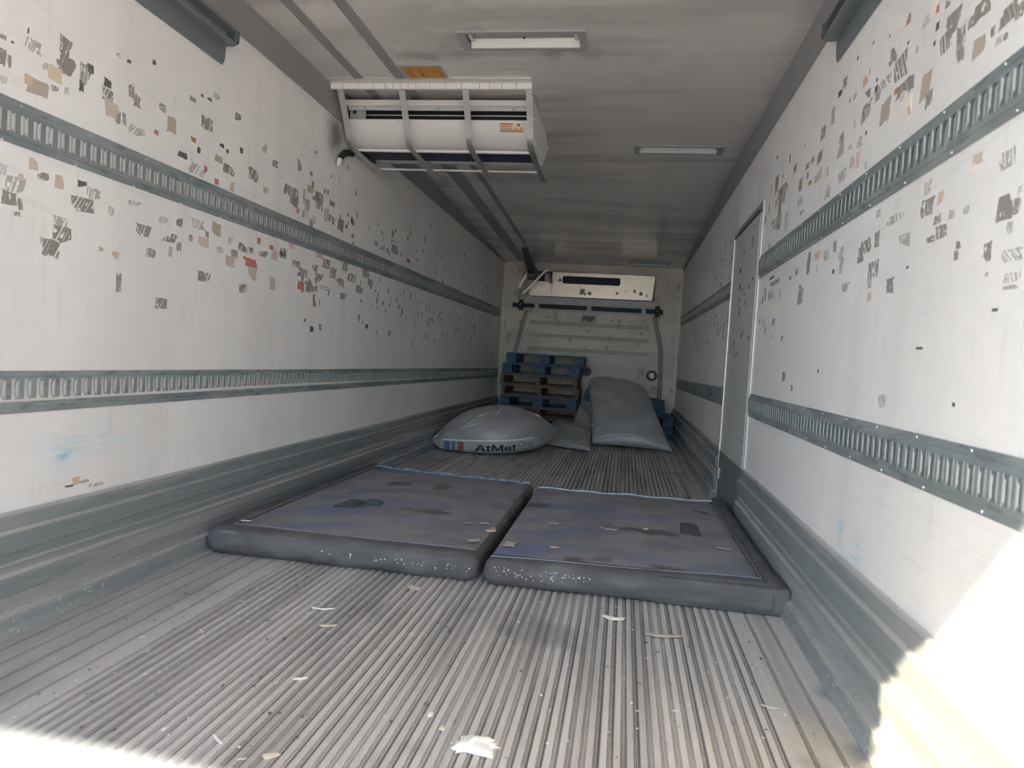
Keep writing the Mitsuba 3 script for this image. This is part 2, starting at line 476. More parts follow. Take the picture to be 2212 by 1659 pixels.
obj('latch', box(W - 0.034, W - 0.019, 4.93, 4.97, 0.17, 0.25, 0.004), 'mat_alu', 'door_1')

# ---------------------------------------------------------------- remains of labels torn off the walls
MATS = {'G': 'mat_residue', 'S': 'mat_residue', 'L': 'mat_residue_light', 'D': 'mat_residue_dark', 'E': 'mat_residue_tan', 'B': 'mat_paper', 'R': 'mat_paper_red',
        'O': 'mat_paper_orange', 'Y': 'mat_paper_yellow', 'P': 'mat_paper_pink', 'C': 'mat_paper_cream'}


def torn(w, h, kind, rng):
    cor = [(-1, -1), (1, -1), (1, 1), (-1, 1)]
    skip = rng.choice((-1, -1, 0, 1, 2, 3))
    pts = []
    for k in range(4):
        a, b = cor[k], cor[(k + 1) % 4]
        if k != skip:
            pts.append((a[0] * rng.uniform(.72, 1.05), a[1] * rng.uniform(.72, 1.05)))
        for t in sorted(rng.uniform(.12, .88) for _ in range(rng.randint(1, 3))):
            q = rng.uniform(.72, 1.02)
            pts.append(((a[0] + (b[0] - a[0]) * t) * q, (a[1] + (b[1] - a[1]) * t) * q))
    p = Polygon(pts).buffer(0)
    tilt = rng.uniform(.12, .5)
    if kind in 'GSL' and min(w, h) > 0.010:
        cut, x0 = [], -1.5 + rng.uniform(0, .3)
        keep, gap = {'S': (.35, .06), 'G': (.22, .12), 'L': (.12, .20)}[kind]
        while x0 < 1.4:
            x0 += keep * rng.uniform(.5, 1.6)
            t = gap * rng.uniform(.4, 1.7)
            y0, y1 = (-1.2, 1.2) if rng.random() < .45 else sorted((rng.uniform(-1.2, 1.2), rng.uniform(-1.2, 1.2)))
            cut.append(Polygon([(x0 + tilt * y0, y0), (x0 + tilt * y0 + t, y0), (x0 + tilt * y1 + t * .6, y1), (x0 + tilt * y1, y1)]))
            x0 += t
        for i in range({'S': 2, 'G': 4, 'L': 6}[kind]):
            cx, cy, r = rng.uniform(-1, 1), rng.uniform(-1, 1), rng.uniform(.08, .24)
            cut.append(Polygon([(cx + r * rng.uniform(.4, 1.3) * math.cos(a), cy + 1.6 * r * rng.uniform(.4, 1.3) * math.sin(a)) for a in (0, 1.2, 2.4, 3.6, 5.0)]).buffer(0))
        q = p.difference(shapely.union_all([c.buffer(0) for c in cut]))
        gs = [g for g in getattr(q, 'geoms', [q]) if g.geom_type == 'Polygon' and g.area > .010]
        if gs:
            p = shapely.MultiPolygon(gs)
    return affinity.scale(p, w / 2, h / 2, origin=(0, 0))


LEFT_TORN = '''1.746,1.659,0.03,0.047,G;1.769,1.658,0.015,0.034,G;1.746,1.715,0.025,0.013,G;1.777,1.714,0.01,0.006,D;1.846,1.735,0.06,0.04,L;1.828,1.77,0.005,0.018,D;1.969,1.785,0.049,0.056,G;1.945,1.727,0.024,0.019,G;1.975,1.725,0.067,0.057,S;1.928,1.687,0.059,0.046,Y;1.899,1.694,0.034,0.023,L;2.052,1.732,0.046,0.068,G;2.071,1.759,0.027,0.029,D;2.035,1.69,0.019,0.034,D;1.834,1.631,0.032,0.031,O;1.873,1.621,0.084,0.045,E;1.93,1.641,0.029,0.019,G;1.976,1.653,0.018,0.024,L;1.751,1.599,0.025,0.021,L;2.149,1.745,0.035,0.03,D;2.151,1.706,0.057,0.041,G;2.168,1.663,0.065,0.057,B;2.203,1.649,0.03,0.047,G;2.233,1.654,0.019,0.042,G;2.262,1.761,0.031,0.042,G;2.291,1.739,0.04,0.043,G;2.191,1.856,0.022,0.013,L;2.244,1.856,0.021,0.012,D;2.376,1.906,0.021,0.017,D;2.432,1.76,0.04,0.028,G;2.49,1.717,0.055,0.064,E;2.613,1.86,0.04,0.018,G;2.674,1.897,0.019,0.011,D;2.725,1.901,0.03,0.012,D;2.772,1.93,0.045,0.028,L;2.945,1.901,0.056,0.034,G;2.714,1.798,0.086,0.056,G;2.402,1.661,0.024,0.017,R;2.302,1.633,0.088,0.033,L;2.625,1.704,0.036,0.021,R;2.564,1.624,0.059,0.024,D;2.666,1.674,0.023,0.028,D;2.828,1.742,0.033,0.016,D;2.871,1.73,0.022,0.017,D;2.982,1.765,0.026,0.024,D;2.807,1.678,0.055,0.032,E;3.181,1.838,0.043,0.04,L;2.659,1.6,0.104,0.056,L;2.718,1.609,0.022,0.032,R;2.89,1.656,0.091,0.047,G;2.8,1.581,0.029,0.026,R;2.918,1.587,0.035,0.041,B;3.098,1.687,0.09,0.057,G;3.293,1.791,0.058,0.034,G;3.551,1.855,0.053,0.056,G;3.212,1.645,0.052,0.033,L;3.688,1.764,0.076,0.042,E;3.431,1.698,0.083,0.055,G;3.511,1.676,0.104,0.104,G;3.554,1.616,0.027,0.024,R;3.665,1.674,0.056,0.066,E;3.813,1.724,0.091,0.103,G;3.984,1.749,0.088,0.027,G;3.915,1.675,0.064,0.062,B;3.647,1.619,0.075,0.041,L;3.719,1.582,0.048,0.051,G;4.124,1.652,0.094,0.074,G;1.863,1.394,0.033,0.036,B;1.821,1.344,0.024,0.02,B;1.899,1.367,0.046,0.023,G;1.96,1.366,0.036,0.043,B;1.761,1.348,0.025,0.035,L;1.798,1.318,0.073,0.049,L;1.784,1.275,0.052,0.04,S;1.822,1.265,0.021,0.036,G;1.812,1.236,0.021,0.013,G;2.054,1.382,0.04,0.025,D;2.106,1.361,0.062,0.041,L;2.057,1.317,0.099,0.045,G;2.187,1.325,0.029,0.032,L;1.97,1.244,0.061,0.034,L;1.981,1.207,0.074,0.054,G;1.935,1.156,0.066,0.057,G;1.904,1.174,0.017,0.024,L;2.305,1.375,0.073,0.022,L;2.356,1.289,0.084,0.045,G;2.464,1.348,0.064,0.029,L;2.563,1.362,0.044,0.036,G;2.681,1.375,0.096,0.038,L;2.505,1.29,0.085,0.036,G;2.638,1.31,0.026,0.028,G;2.724,1.309,0.087,0.045,P;2.749,1.346,0.028,0.029,G;2.816,1.378,0.07,0.059,E;2.4,1.213,0.052,0.035,G;2.513,1.237,0.024,0.042,L;2.565,1.266,0.029,0.037,G;2.214,1.178,0.034,0.027,O;2.147,1.189,0.021,0.016,E;2.846,1.296,0.053,0.027,L;2.928,1.35,0.044,0.034,L;3.034,1.336,0.08,0.043,G;3.102,1.336,0.042,0.029,G;2.958,1.296,0.057,0.042,G;3.169,1.392,0.036,0.029,R;3.292,1.378,0.039,0.023,R;3.327,1.345,0.063,0.046,B;3.415,1.366,0.066,0.028,D;3.051,1.292,0.027,0.014,R;2.739,1.168,0.092,0.039,G;3.05,1.152,0.072,0.043,G;3.126,1.226,0.083,0.065,B;3.113,1.277,0.103,0.043,R;2.932,1.258,0.074,0.051,B;3.343,0.919,0.066,0.059,C;3.794,0.997,0.048,0.037,D;2.237,1.086,0.027,0.065,G;2.471,1.032,0.076,0.044,G;4.652,1.058,0.053,0.032,D;3.224,1.338,0.088,0.031,G;3.319,1.204,0.056,0.069,B;3.419,1.368,0.079,0.052,G;3.504,1.432,0.072,0.048,P;3.567,1.337,0.096,0.039,G;3.654,1.298,0.133,0.05,G;3.737,1.231,0.116,0.061,G;3.634,1.227,0.077,0.045,R;3.862,1.298,0.111,0.047,G;3.947,1.39,0.103,0.059,G;4.052,1.348,0.094,0.066,G;4.163,1.305,0.113,0.051,G;3.932,1.246,0.115,0.027,L;4.222,1.413,0.087,0.057,G;4.343,1.356,0.138,0.059,G;4.472,1.295,0.114,0.054,G;4.581,1.416,0.119,0.061,G;4.677,1.364,0.106,0.044,G;3.846,1.429,0.085,0.042,O;3.795,1.342,0.072,0.041,G;4.21,1.224,0.087,0.04,G;2.075,0.408,0.030,0.030,O;2.11,0.400,0.05,0.010,E;2.18,0.38,0.044,0.013,L;2.141,0.382,0.017,0.013,O;2.049,0.395,0.039,0.008,D;3.786,1.74,0.068,0.066,G;3.988,1.751,0.075,0.031,G;4.119,1.663,0.07,0.04,G;4.294,1.714,0.032,0.041,D;4.214,1.66,0.031,0.024,D;4.318,1.621,0.044,0.033,G;4.763,1.784,0.053,0.036,L;5.294,1.842,0.032,0.03,C;4.854,1.735,0.055,0.028,L;5.083,1.772,0.06,0.048,G;4.745,1.641,0.079,0.036,G;4.87,1.638,0.11,0.047,B;4.986,1.632,0.057,0.038,G;5.132,1.665,0.152,0.059,G;5.918,1.872,0.06,0.056,L;5.878,1.768,0.059,0.033,B;5.272,1.595,0.048,0.025,C;5.487,1.631,0.069,0.031,D;5.718,1.676,0.075,0.022,G'''
RIGHT_TORN = '''2.16,1.904,0.103,0.029,C;2.105,1.903,0.031,0.029,G;2.107,1.895,0.025,0.007,R;1.935,1.845,0.041,0.035,C;1.908,1.832,0.018,0.021,R;1.976,1.835,0.043,0.027,L;1.85,1.817,0.028,0.017,G;1.901,1.786,0.02,0.021,D;1.672,1.715,0.075,0.04,S;1.713,1.709,0.039,0.03,G;1.553,1.649,0.07,0.037,S;1.508,1.635,0.036,0.033,G;1.809,1.752,0.08,0.06,S;1.845,1.724,0.065,0.049,G;1.761,1.683,0.046,0.089,G;1.672,1.637,0.06,0.04,E;1.613,1.641,0.017,0.021,G;1.558,1.606,0.016,0.014,G;1.586,1.609,0.027,0.017,L;1.912,1.75,0.015,0.013,D;2.025,1.784,0.017,0.018,L;2.093,1.831,0.015,0.007,D;2.397,1.966,0.019,0.007,D;2.248,1.92,0.008,0.01,D;2.2,1.844,0.054,0.05,G;2.134,1.783,0.101,0.072,G;2.229,1.833,0.014,0.01,D;2.552,1.983,0.015,0.015,D;2.684,1.955,0.051,0.037,G;2.736,1.938,0.053,0.025,D;2.445,1.87,0.05,0.034,O;2.41,1.881,0.013,0.022,L;2.333,1.826,0.015,0.011,D;2.257,1.787,0.1,0.031,L;2.333,1.797,0.031,0.021,D;2.412,1.81,0.049,0.033,S;2.313,1.77,0.045,0.026,G;2.553,1.857,0.037,0.023,L;2.606,1.863,0.029,0.015,L;2.102,1.713,0.098,0.033,S;2.156,1.725,0.026,0.015,R;2.103,1.692,0.037,0.024,P;2.046,1.709,0.035,0.046,S;1.945,1.658,0.062,0.065,E;1.918,1.616,0.04,0.042,G;2.418,1.759,0.099,0.055,G;2.236,1.695,0.084,0.065,E;2.082,1.646,0.096,0.051,C;2.046,1.633,0.023,0.02,R;2.808,1.878,0.045,0.065,E;2.931,1.858,0.074,0.054,G;2.528,1.755,0.018,0.023,L;2.673,1.759,0.061,0.031,G;2.678,1.721,0.082,0.067,E;2.46,1.676,0.051,0.033,L;2.398,1.687,0.016,0.016,D;2.963,1.772,0.076,0.044,S;3.077,1.792,0.055,0.021,G;3.16,1.791,0.058,0.026,G;3.397,1.842,0.06,0.04,G;3.835,2.018,0.034,0.023,D;3.52,1.928,0.022,0.041,D;3.229,1.903,0.018,0.006,D;2.562,1.689,0.037,0.015,L;2.521,1.629,0.054,0.034,B;2.46,1.615,0.043,0.061,P;2.463,1.592,0.034,0.017,C;2.378,1.579,0.019,0.027,L;2.944,1.704,0.075,0.04,B;2.826,1.679,0.034,0.039,B;2.964,1.694,0.101,0.027,E;2.63,1.61,0.099,0.047,L;3.089,1.703,0.055,0.018,R;3.26,1.736,0.062,0.053,G;3.141,1.746,0.034,0.033,G;3.656,1.878,0.023,0.013,D;2.804,1.599,0.068,0.057,L;3.802,1.871,0.085,0.089,G;3.631,1.805,0.231,0.051,G;3.598,1.759,0.068,0.058,G;3.251,1.661,0.092,0.037,L;3.19,1.604,0.074,0.018,L;3.677,1.73,0.079,0.102,G;3.95,1.781,0.046,0.046,L;3.729,1.67,0.245,0.06,L;3.5,1.624,0.072,0.088,L;3.68,1.636,0.079,0.034,G;1.628,1.387,0.043,0.024,B;1.65,1.373,0.029,0.018,C;1.507,1.351,0.06,0.035,L;1.877,1.388,0.048,0.033,L;1.871,1.337,0.077,0.045,G;1.798,1.345,0.031,0.031,O;1.662,1.286,0.026,0.018,L;1.731,1.292,0.033,0.022,L;1.805,1.294,0.045,0.023,G;1.782,1.262,0.061,0.031,G;1.837,1.253,0.046,0.016,G;1.502,1.253,0.06,0.051,S;1.459,1.25,0.023,0.031,G;1.453,1.278,0.017,0.018,L;1.478,1.212,0.023,0.025,L;2.22,1.396,0.048,0.022,L;2.087,1.353,0.122,0.027,L;2.003,1.278,0.089,0.039,L;2.318,1.315,0.106,0.046,G;2.215,1.319,0.041,0.044,G;2.35,1.293,0.063,0.051,G;2.65,1.369,0.04,0.041,G;2.566,1.331,0.056,0.045,L;2.756,1.354,0.087,0.037,L;2.882,1.373,0.072,0.032,O;3.003,1.379,0.039,0.054,G;1.686,1.215,0.023,0.018,G;1.556,1.179,0.032,0.043,G;1.463,1.158,0.074,0.025,L;2.229,1.232,0.084,0.053,G;2.081,1.169,0.055,0.045,S;2.254,1.193,0.043,0.029,L;2.244,1.154,0.043,0.029,B;2.49,1.208,0.088,0.033,L;2.554,1.286,0.056,0.051,L;2.645,1.279,0.03,0.017,D;2.867,1.322,0.024,0.025,B;3.008,1.354,0.052,0.067,G;3.208,1.351,0.045,0.029,G;3.324,1.341,0.048,0.022,G;3.743,1.391,0.124,0.013,D;3.654,1.357,0.236,0.021,G;3.75,1.303,0.124,0.05,L;3.52,1.289,0.036,0.047,L;3.106,1.248,0.084,0.082,G;3.65,1.242,0.098,0.037,C;3.62,1.162,0.058,0.032,G;3.393,1.071,0.051,0.022,G;3.64,1.092,0.031,0.02,B;3.3,0.897,0.064,0.043,G;3.132,0.852,0.034,0.027,G;2.069,0.851,0.06,0.035,L;1.693,1.193,0.023,0.022,G;1.644,0.866,0.015,0.009,D;1.456,1.098,0.051,0.009,L;1.456,1.116,0.056,0.018,L;1.551,1.133,0.013,0.01,L;1.967,1.204,0.016,0.006,D;1.848,0.992,0.038,0.002,D;3.866,1.172,0.066,0.034,B;2.741,0.927,0.017,0.012,D;1.505,1.059,0.024,0.002,D;1.342,0.616,0.017,0.102,O;1.352,0.535,0.031,0.063,O;1.362,0.481,0.009,0.017,O;1.398,0.433,0.031,0.04,L'''
rng = random.Random(11)
for wall, txt in (('wall_left', LEFT_TORN), ('wall_right', RIGHT_TORN)):
    far = []
    for e in txt.split(';'):
        y, z, w, h, kind = e.split(',')
        y, z, w, h = float(y), float(z), max(float(w), .007) * 1.08, max(float(h), .007) * 1.08
        g = affinity.translate(torn(w, h, kind, rng), y, z)
        m = ext(g, -0.0004, 0.0006 if kind in 'GSLDE' else 0.0012, 'yz')
        obj('torn_label', mirror_x(m) if wall == 'wall_right' else m, MATS[kind], wall)
    cols = {'mat_residue': [], 'mat_paper': [], 'mat_paper_cream': []}
    for k in range(250 if wall == 'wall_left' else 170):
        y = 3.6 + 5.6 * rng.random() ** 1.2
        if wall == 'wall_right' and 4.08 < y < 5.06:
            y += 1.0
        z = rng.gauss(1.22, .12) if rng.random() < .6 else rng.gauss(1.72, .12)
        if not 0.95 < z < 2.1 or 1.41 < z < 1.57:
            continue
        g = affinity.translate(torn(rng.uniform(.012, .05), rng.uniform(.02, .05), 'G', rng), y, z)
        m = ext(g, -0.0004, 0.0006, 'yz')
        cols[rng.choices(list(cols), (12, 2, 1))[0]].append(mirror_x(m) if wall == 'wall_right' else m)
    for mname, ms in cols.items():
        obj('label_scraps', cat_(ms), mname, wall, kind='stuff')
dm = []
for k in range(22):
    g = affinity.translate(torn(rng.uniform(.02, .05), rng.uniform(.02, .04), 'S', rng), rng.uniform(4.16, 4.97), rng.choice((rng.uniform(1.0, 1.4), rng.uniform(1.4, 1.72))))
    dm.append(mirror_x(ext(g, 0.0155, 0.0166, 'yz')))
obj('label_scraps', cat_(dm), 'mat_residue_dark', 'door_1', kind='stuff')

# ---------------------------------------------------------------- lashing rails with their slots
PITCH = 0.0449


def rail_body(y0, y1, holes, plain=False):
    web = sbox(y0, -0.042, y1, 0.042)
    if not plain:
        web = web.difference(shapely.union_all([sbox(y, -0.030, y + 0.019, 0.030) for y in holes]))
    parts = [ext(web, 0.0060, 0.0078, 'yz')]
    up = Polygon([(-0.001, 0.0446), (0.0035, 0.0446), (0.0035, 0.0635), (-0.001, 0.0635)])
    st = Polygon([(0.0035, 0.0448), (0.0078, 0.0432), (0.0078, 0.0415), (-0.001, 0.0415), (-0.001, 0.0448)])
    for q in (up, st):
        parts.append(ext(q, y0, y1, 'xz'))
        parts.append(ext(Polygon([(a, -b) for a, b in q.exterior.coords]), y0, y1, 'xz'))
    return cat_(parts)


def slot_tab():
    """The louvre bent out of the web beside each slot: lifted at its near end, chamfered at top and bottom."""
    ys = (0.0085, 0.0098, 0.0150, 0.0220, 0.0270)
    xs = (0.0146, 0.0152, 0.0150, 0.0128, 0.0076)
    hs = (0.0195, 0.0205, 0.0255, 0.0300, 0.0300)
    v = []
    for y, x_, h in zip(ys, xs, hs):
        v += [(x_, y, -h), (x_ + 0.0004, y, 0), (x_, y, h)]
    o = len(v)
    v += [(a - 0.0016, b + 0.0002, c) for a, b, c in v]
    f = []
    for k in range(len(ys) - 1):
        for j in (0, 1):
            p = 3 * k + j
            f += [[p, p + 3, p + 4], [p, p + 4, p + 1], [o + p, o + p + 4, o + p + 3], [o + p, o + p + 1, o + p + 4]]
    for k in range(len(ys) - 1):
        p = 3 * k
        f += [[p, o + p, p + 3], [p + 3, o + p, o + p + 3], [p + 2, p + 5, o + p + 2], [p + 5, o + p + 5, o + p + 2]]
    for j in (0, 1):
        f += [[j, j + 1, o + j], [j + 1, o + j + 1, o + j]]
    m = trimesh.Trimesh(np.array(v), f, process=False)
    m.fix_normals()
    return m


tabL = slot_tab()
tab_ply = {'left': mikit.ply(tabL, 'mat_tab', 40), 'right': mikit.ply(mirror_x(tabL), 'mat_tab', 40)}


def rail(side, zc, y0, y1, first, single_to, label, tilt=0.0, holes_from=None, plain=False):
    key = thing('lashing_rail', label, 'rail')
    holes = [] if plain else [first + PITCH * k for k in range(int((y1 - 0.03 - first) / PITCH))]
    m = rail_body(y0, y1, holes, plain)
    rv = []
    y = y0 + 0.11
    while y < y1:
        for s in (-1, 1):
            rv.append(dome(0.0038, 0.0035, 'x', (0.0033, y + 0.03 * s, 0.0555 * s)))
        y += 0.27
    rv = cat_(rv)
    for q in (m, rv):
        q.vertices[:, 2] += zc + tilt * np.maximum(q.vertices[:, 1] - 3.5, 0)
    sd = mirror_x if side == 'right' else (lambda q: q)
    obj('body', sd(m), 'mat_steel', key)
    obj('rivets', sd(rv), 'mat_screw', key, kind='stuff')
    rest = []
    for y in holes:
        z = zc + tilt * max(y - 3.5, 0)
        if y < single_to:
            put('slot', {**tab_ply[side], 'to_world': T().translate([0, y, z])}, key)
        else:
            q = tabL.copy(); q.apply_translation((0, y, z)); rest.append(q)
    if rest:
        obj('slots', sd(cat_(rest)), 'mat_tab', key, kind='stuff')
    return key


rail('left', 1.4895, Y0 + 0.05, 9.72, 0.10, 6.6, 'upper slotted grey steel rail along the left wall, between the two bands of torn labels', 0.004)
rail('left', 0.7235, Y0 + 0.05, 9.80, 0.10, 6.6, 'lower slotted grey steel rail along the left wall, above its kick plate', -0.0075)
rail('right', 1.4895, Y0 + 0.05, 4.094, 0.12, 9, 'upper slotted grey steel rail on the near right wall, ending at the door')
rail('right', 0.7235, Y0 + 0.05, 4.094, 0.12, 9, 'lower slotted grey steel rail on the near right wall, ending at the door')
rail('right', 1.462, 5.04, 9.70, 5.12, 5.8, 'upper grey rail on the right wall beyond the door', 0.010)
rail('right', 0.735, 5.04, 9.70, 0, 0, 'lower plain grey rail on the right wall beyond the door', -0.008, plain=True)

# ---------------------------------------------------------------- two padded panels lying on the floor
def warp_z(m, amp, freq, seed):
    v = m.vertices
    v[:, 2] += (meshkit.fbm(np.c_[v[:, :2] * freq, np.zeros(len(v))], 4, seed) - .5) * 2 * amp
    return m


def sheet(c, z0, dome_h, n=36, amp=0.004, seed=0, th=0.006):
    """A thin, slightly puffed covering over the quadrilateral c (four xy corners in order)."""
    c = np.array(c, float)
    s = np.linspace(0, 1, n)
    u, v = np.meshgrid(s, s, indexing='ij')
    xy = ((1 - u) * (1 - v))[..., None] * c[0] + (u * (1 - v))[..., None] * c[1] + (u * v)[..., None] * c[2] + ((1 - u) * v)[..., None] * c[3]
    e = np.clip(16 * u * (1 - u) * v * (1 - v), 0, 1) ** .35
    q = np.concatenate([xy * (3.0, 5.0), np.zeros((n, n, 1))], -1)
    z = z0 + dome_h * e + e * amp * 2 * (meshkit.fbm(q, 4, seed) - .5) + e * amp * .7 * np.sin(xy[..., 0] * 23 + xy[..., 1] * 15 + 6 * meshkit.noise(q, seed + 3))
    top = np.concatenate([xy, z[..., None]], -1).reshape(-1, 3)
    bot = top - (0, 0, th + dome_h)
    bot[:, 2] = z0 - th
    f = []
    for i in range(n - 1):
        for j in range(n - 1):
            p = i * n + j
            f += [[p, p + n, p + n + 1], [p, p + n + 1, p + 1]]
    N = n * n
    g = [[a + N, c_ + N, b + N] for a, b, c_ in f]
    rim = [i for i in range(n)] + [i * n + n - 1 for i in range(1, n)] + [(n - 1) * n + j for j in range(n - 2, -1, -1)] + [i * n for i in range(n - 2, 0, -1)]
    for a, b in zip(rim, rim[1:] + rim[:1]):
        f += [[a, b, b + N], [a, b + N, a + N]]
    m = trimesh.Trimesh(np.vstack([top, bot]), f + g, process=False)
    m.fix_normals()
    return m


def scrap(x, y, z, w, d, ang, mat, parent, name='paper_scrap', th=0.0012, seed=0, fold=0.0):
    r = random.Random(seed)
    g = affinity.rotate(torn(w, d, 'B', r), ang, origin=(0, 0))
    m = ext(g, 0, th, 'xy').subdivide()
    m.vertices[:, 2] += fold * np.abs(m.vertices[:, 0]) + z
    m.vertices[:, :2] += (x, y)
    return obj(name, m, mat, parent)


pk = thing('padded_panel', 'dark padded insulation panel lying along the left kick plate, torn blue at its far edge', 'padded panel')
obj('core', soft_box(0.125, 1.246, 2.76, 4.50, 0.002, 0.100, 0.03, 0.06, 0.004, 5, 1), 'mat_pad', pk, True)
obj('front_roll', soft_box(0.072, 1.252, 2.705, 2.835, 0.001, 0.114, 0.050, 0.03, 0.006, 6, 2, 20), 'mat_pad', pk, True)
obj('side_roll', soft_box(0.066, 0.150, 2.78, 4.72, 0.001, 0.112, 0.038, 0.035, 0.006, 5, 3), 'mat_pad', pk, True)
obj('top_sheet', sheet([(0.145, 2.815), (1.222, 2.80), (1.222, 4.43), (0.148, 4.55)], 0.101, 0.014, 44, 0.004, 5), 'mat_cloth', pk, True)
obj('seam_piping', tube([(0.148 + (1.222 - .148) * t, 2.812 - .013 * t, .1125 + .002 * math.sin(9 * t)) for t in np.linspace(0, 1, 30)], .0028, 6), 'mat_piping', pk)
obj('seam_piping', tube([(0.148, 2.82 + 1.72 * t, .1115 + .002 * math.sin(9 * t)) for t in np.linspace(0, 1, 30)], .0026, 6), 'mat_piping', pk)
obj('handle_strap', sheet([(0.395, 3.30), (0.50, 3.29), (0.50, 3.46), (0.43, 3.47)], 0.118, 0.012, 8, 0.003, 9), 'mat_dark', pk, True)
obj('handle_strap', sheet([(0.50, 3.44), (0.59, 3.41), (0.60, 3.47), (0.50, 3.51)], 0.118, 0.010, 8, 0.003, 10), 'mat_dark', pk, True)
tp = [(0.15 + 1.08 * t, 4.555 - 0.12 * t + 0.012 * math.sin(19 * t) + 0.006 * math.sin(53 * t), 0.112 + 0.005 * math.sin(31 * t)) for t in np.linspace(0, 1, 60)]
obj('torn_edge', tube(tp, [0.0035 + 0.003 * abs(math.sin(17 * t)) for t in np.linspace(0, 3, 60)], 6), 'mat_tear', pk)
r = random.Random(4)
bits = []
for k in range(34):
    t = r.random() ** .9
    x, y = 0.16 + 1.07 * t, 4.548 - 0.12 * t
    bits.append(tube([(x, y, .108), (x + r.uniform(-.02, .02), y + r.uniform(-.02, .035), .118), (x + r.uniform(-.035, .035), y + r.uniform(-.05, .05), .112 + r.uniform(0, .012))], [.003, .0025, .001], 5))
obj('frayed_threads', cat_(bits), 'mat_frayed', pk, kind='stuff')
for k, (x, y, w, d, a, m) in enumerate([(1.225, 3.14, .05, .05, 20, 'mat_paper_yellow'), (1.19, 2.93, .06, .045, 30, 'mat_residue_tan'), (1.17, 3.25, .06, .03, 10, 'mat_residue_tan'),
                                        (1.225, 3.19, .03, .02, 0, 'mat_paper_orange'), (1.10, 3.22, .07, .05, 40, 'mat_residue'), (0.175, 2.86, .05, .025, 10, 'mat_paper_cream')]):
    scrap(x, y, 0.1165 if x < 1.2 else 0.1115, w, d, a, m, pk, 'label_scrap', seed=40 + k)
sp = [dome(r.uniform(.0015, .004), .002, '-y', (0.45 + .78 * r.random() ** .6, 2.7045, r.uniform(.05, .07))) for k in range(30)]
obj('paint_specks', cat_(sp), 'mat_paper_cream', pk, kind='stuff')
sr = thing('packing_scrap', 'crumpled tan paper shred behind the torn blue edge of the left padded panel', 'paper scrap')
scrap(0.50, 4.60, 0.02, .13, .06, 15, 'mat_residue_tan', sr, 'sheet', .006, 77, .12)

pk = thing('padded_panel', 'dark padded insulation panel lying along the right kick plate, beside the door', 'padded panel')
obj('core', soft_box(1.282, 2.40, 2.72, 4.36, 0.002, 0.100, 0.03, 0.06, 0.004, 5, 11), 'mat_pad', pk, True)
fr = soft_box(1.276, 2.404, 2.690, 2.815, 0.001, 0.114, 0.052, 0.03, 0.005, 6, 12, 20)
fr.vertices[:, 1] += 0.045 * (fr.vertices[:, 0] - 1.28)
obj('front_roll', fr, 'mat_pad', pk, True)
obj('side_roll', soft_box(2.352, 2.440, 2.745, 4.56, 0.001, 0.112, 0.036, 0.035, 0.005, 5, 13), 'mat_pad', pk, True)
obj('corner_pad', soft_box(1.95, 2.446, 2.727, 2.94, 0.001, 0.1055, 0.014, 0.03, 0.002, 6, 14), 'mat_pad', pk, True)
obj('top_sheet', sheet([(1.300, 2.730), (2.352, 2.815), (2.350, 4.36), (1.292, 4.32)], 0.104, 0.016, 44, 0.004, 15), 'mat_cloth', pk, True)
obj('seam_piping', tube([(1.302 + 1.05 * t, 2.730 + .085 * t, .1155 + .002 * math.sin(9 * t)) for t in np.linspace(0, 1, 30)], .0026, 6), 'mat_piping', pk)
obj('seam_piping', tube([(2.352, 2.83 + 1.52 * t, .1145 + .002 * math.sin(9 * t)) for t in np.linspace(0, 1, 30)], .0024, 6), 'mat_piping', pk)
obj('handle_strap', sheet([(2.09, 3.42), (2.19, 3.42), (2.19, 3.66), (2.11, 3.68)], 0.117, 0.012, 8, 0.003, 19), 'mat_dark', pk, True)
tp = [(1.30 + 1.05 * t, 4.325 + 0.045 * t + 0.010 * math.sin(15 * t), 0.111 + 0.003 * math.sin(27 * t)) for t in np.linspace(0, 1, 50)]
obj('torn_edge', tube(tp, [0.0035 + 0.003 * abs(math.sin(11 * t)) for t in np.linspace(0, 3, 50)], 6), 'mat_frayed', pk)
for k, (x, y, w, d, a, m) in enumerate([(1.345, 2.91, .06, .05, 10, 'mat_residue_tan'), (1.350, 2.95, .055, .03, 0, 'mat_residue_tan'), (1.535, 2.95, .045, .03, 20, 'mat_paper_orange'),
                                        (1.70, 3.39, .06, .025, 5, 'mat_paper_yellow'), (1.765, 3.375, .06, .025, -5, 'mat_paper'), (1.93, 3.45, .03, .025, 0, 'mat_paper_cream'),
                                        (2.265, 3.22, .07, .025, -20, 'mat_residue_tan'), (1.49, 3.38, .05, .03, 0, 'mat_residue_light')]):
    scrap(x, y, 0.1175, w, d, a, m, pk, 'label_scrap', seed=60 + k)
sp = [dome(r.uniform(.0012, .0032), .002, '-y', (lambda q: (q, 2.6895 + .045 * (q - 1.28), r.uniform(.045, .085)))(1.32 + .38 * r.random())) for k in range(60)]
obj('paint_specks', cat_(sp), 'mat_paper_cream', pk, kind='stuff')

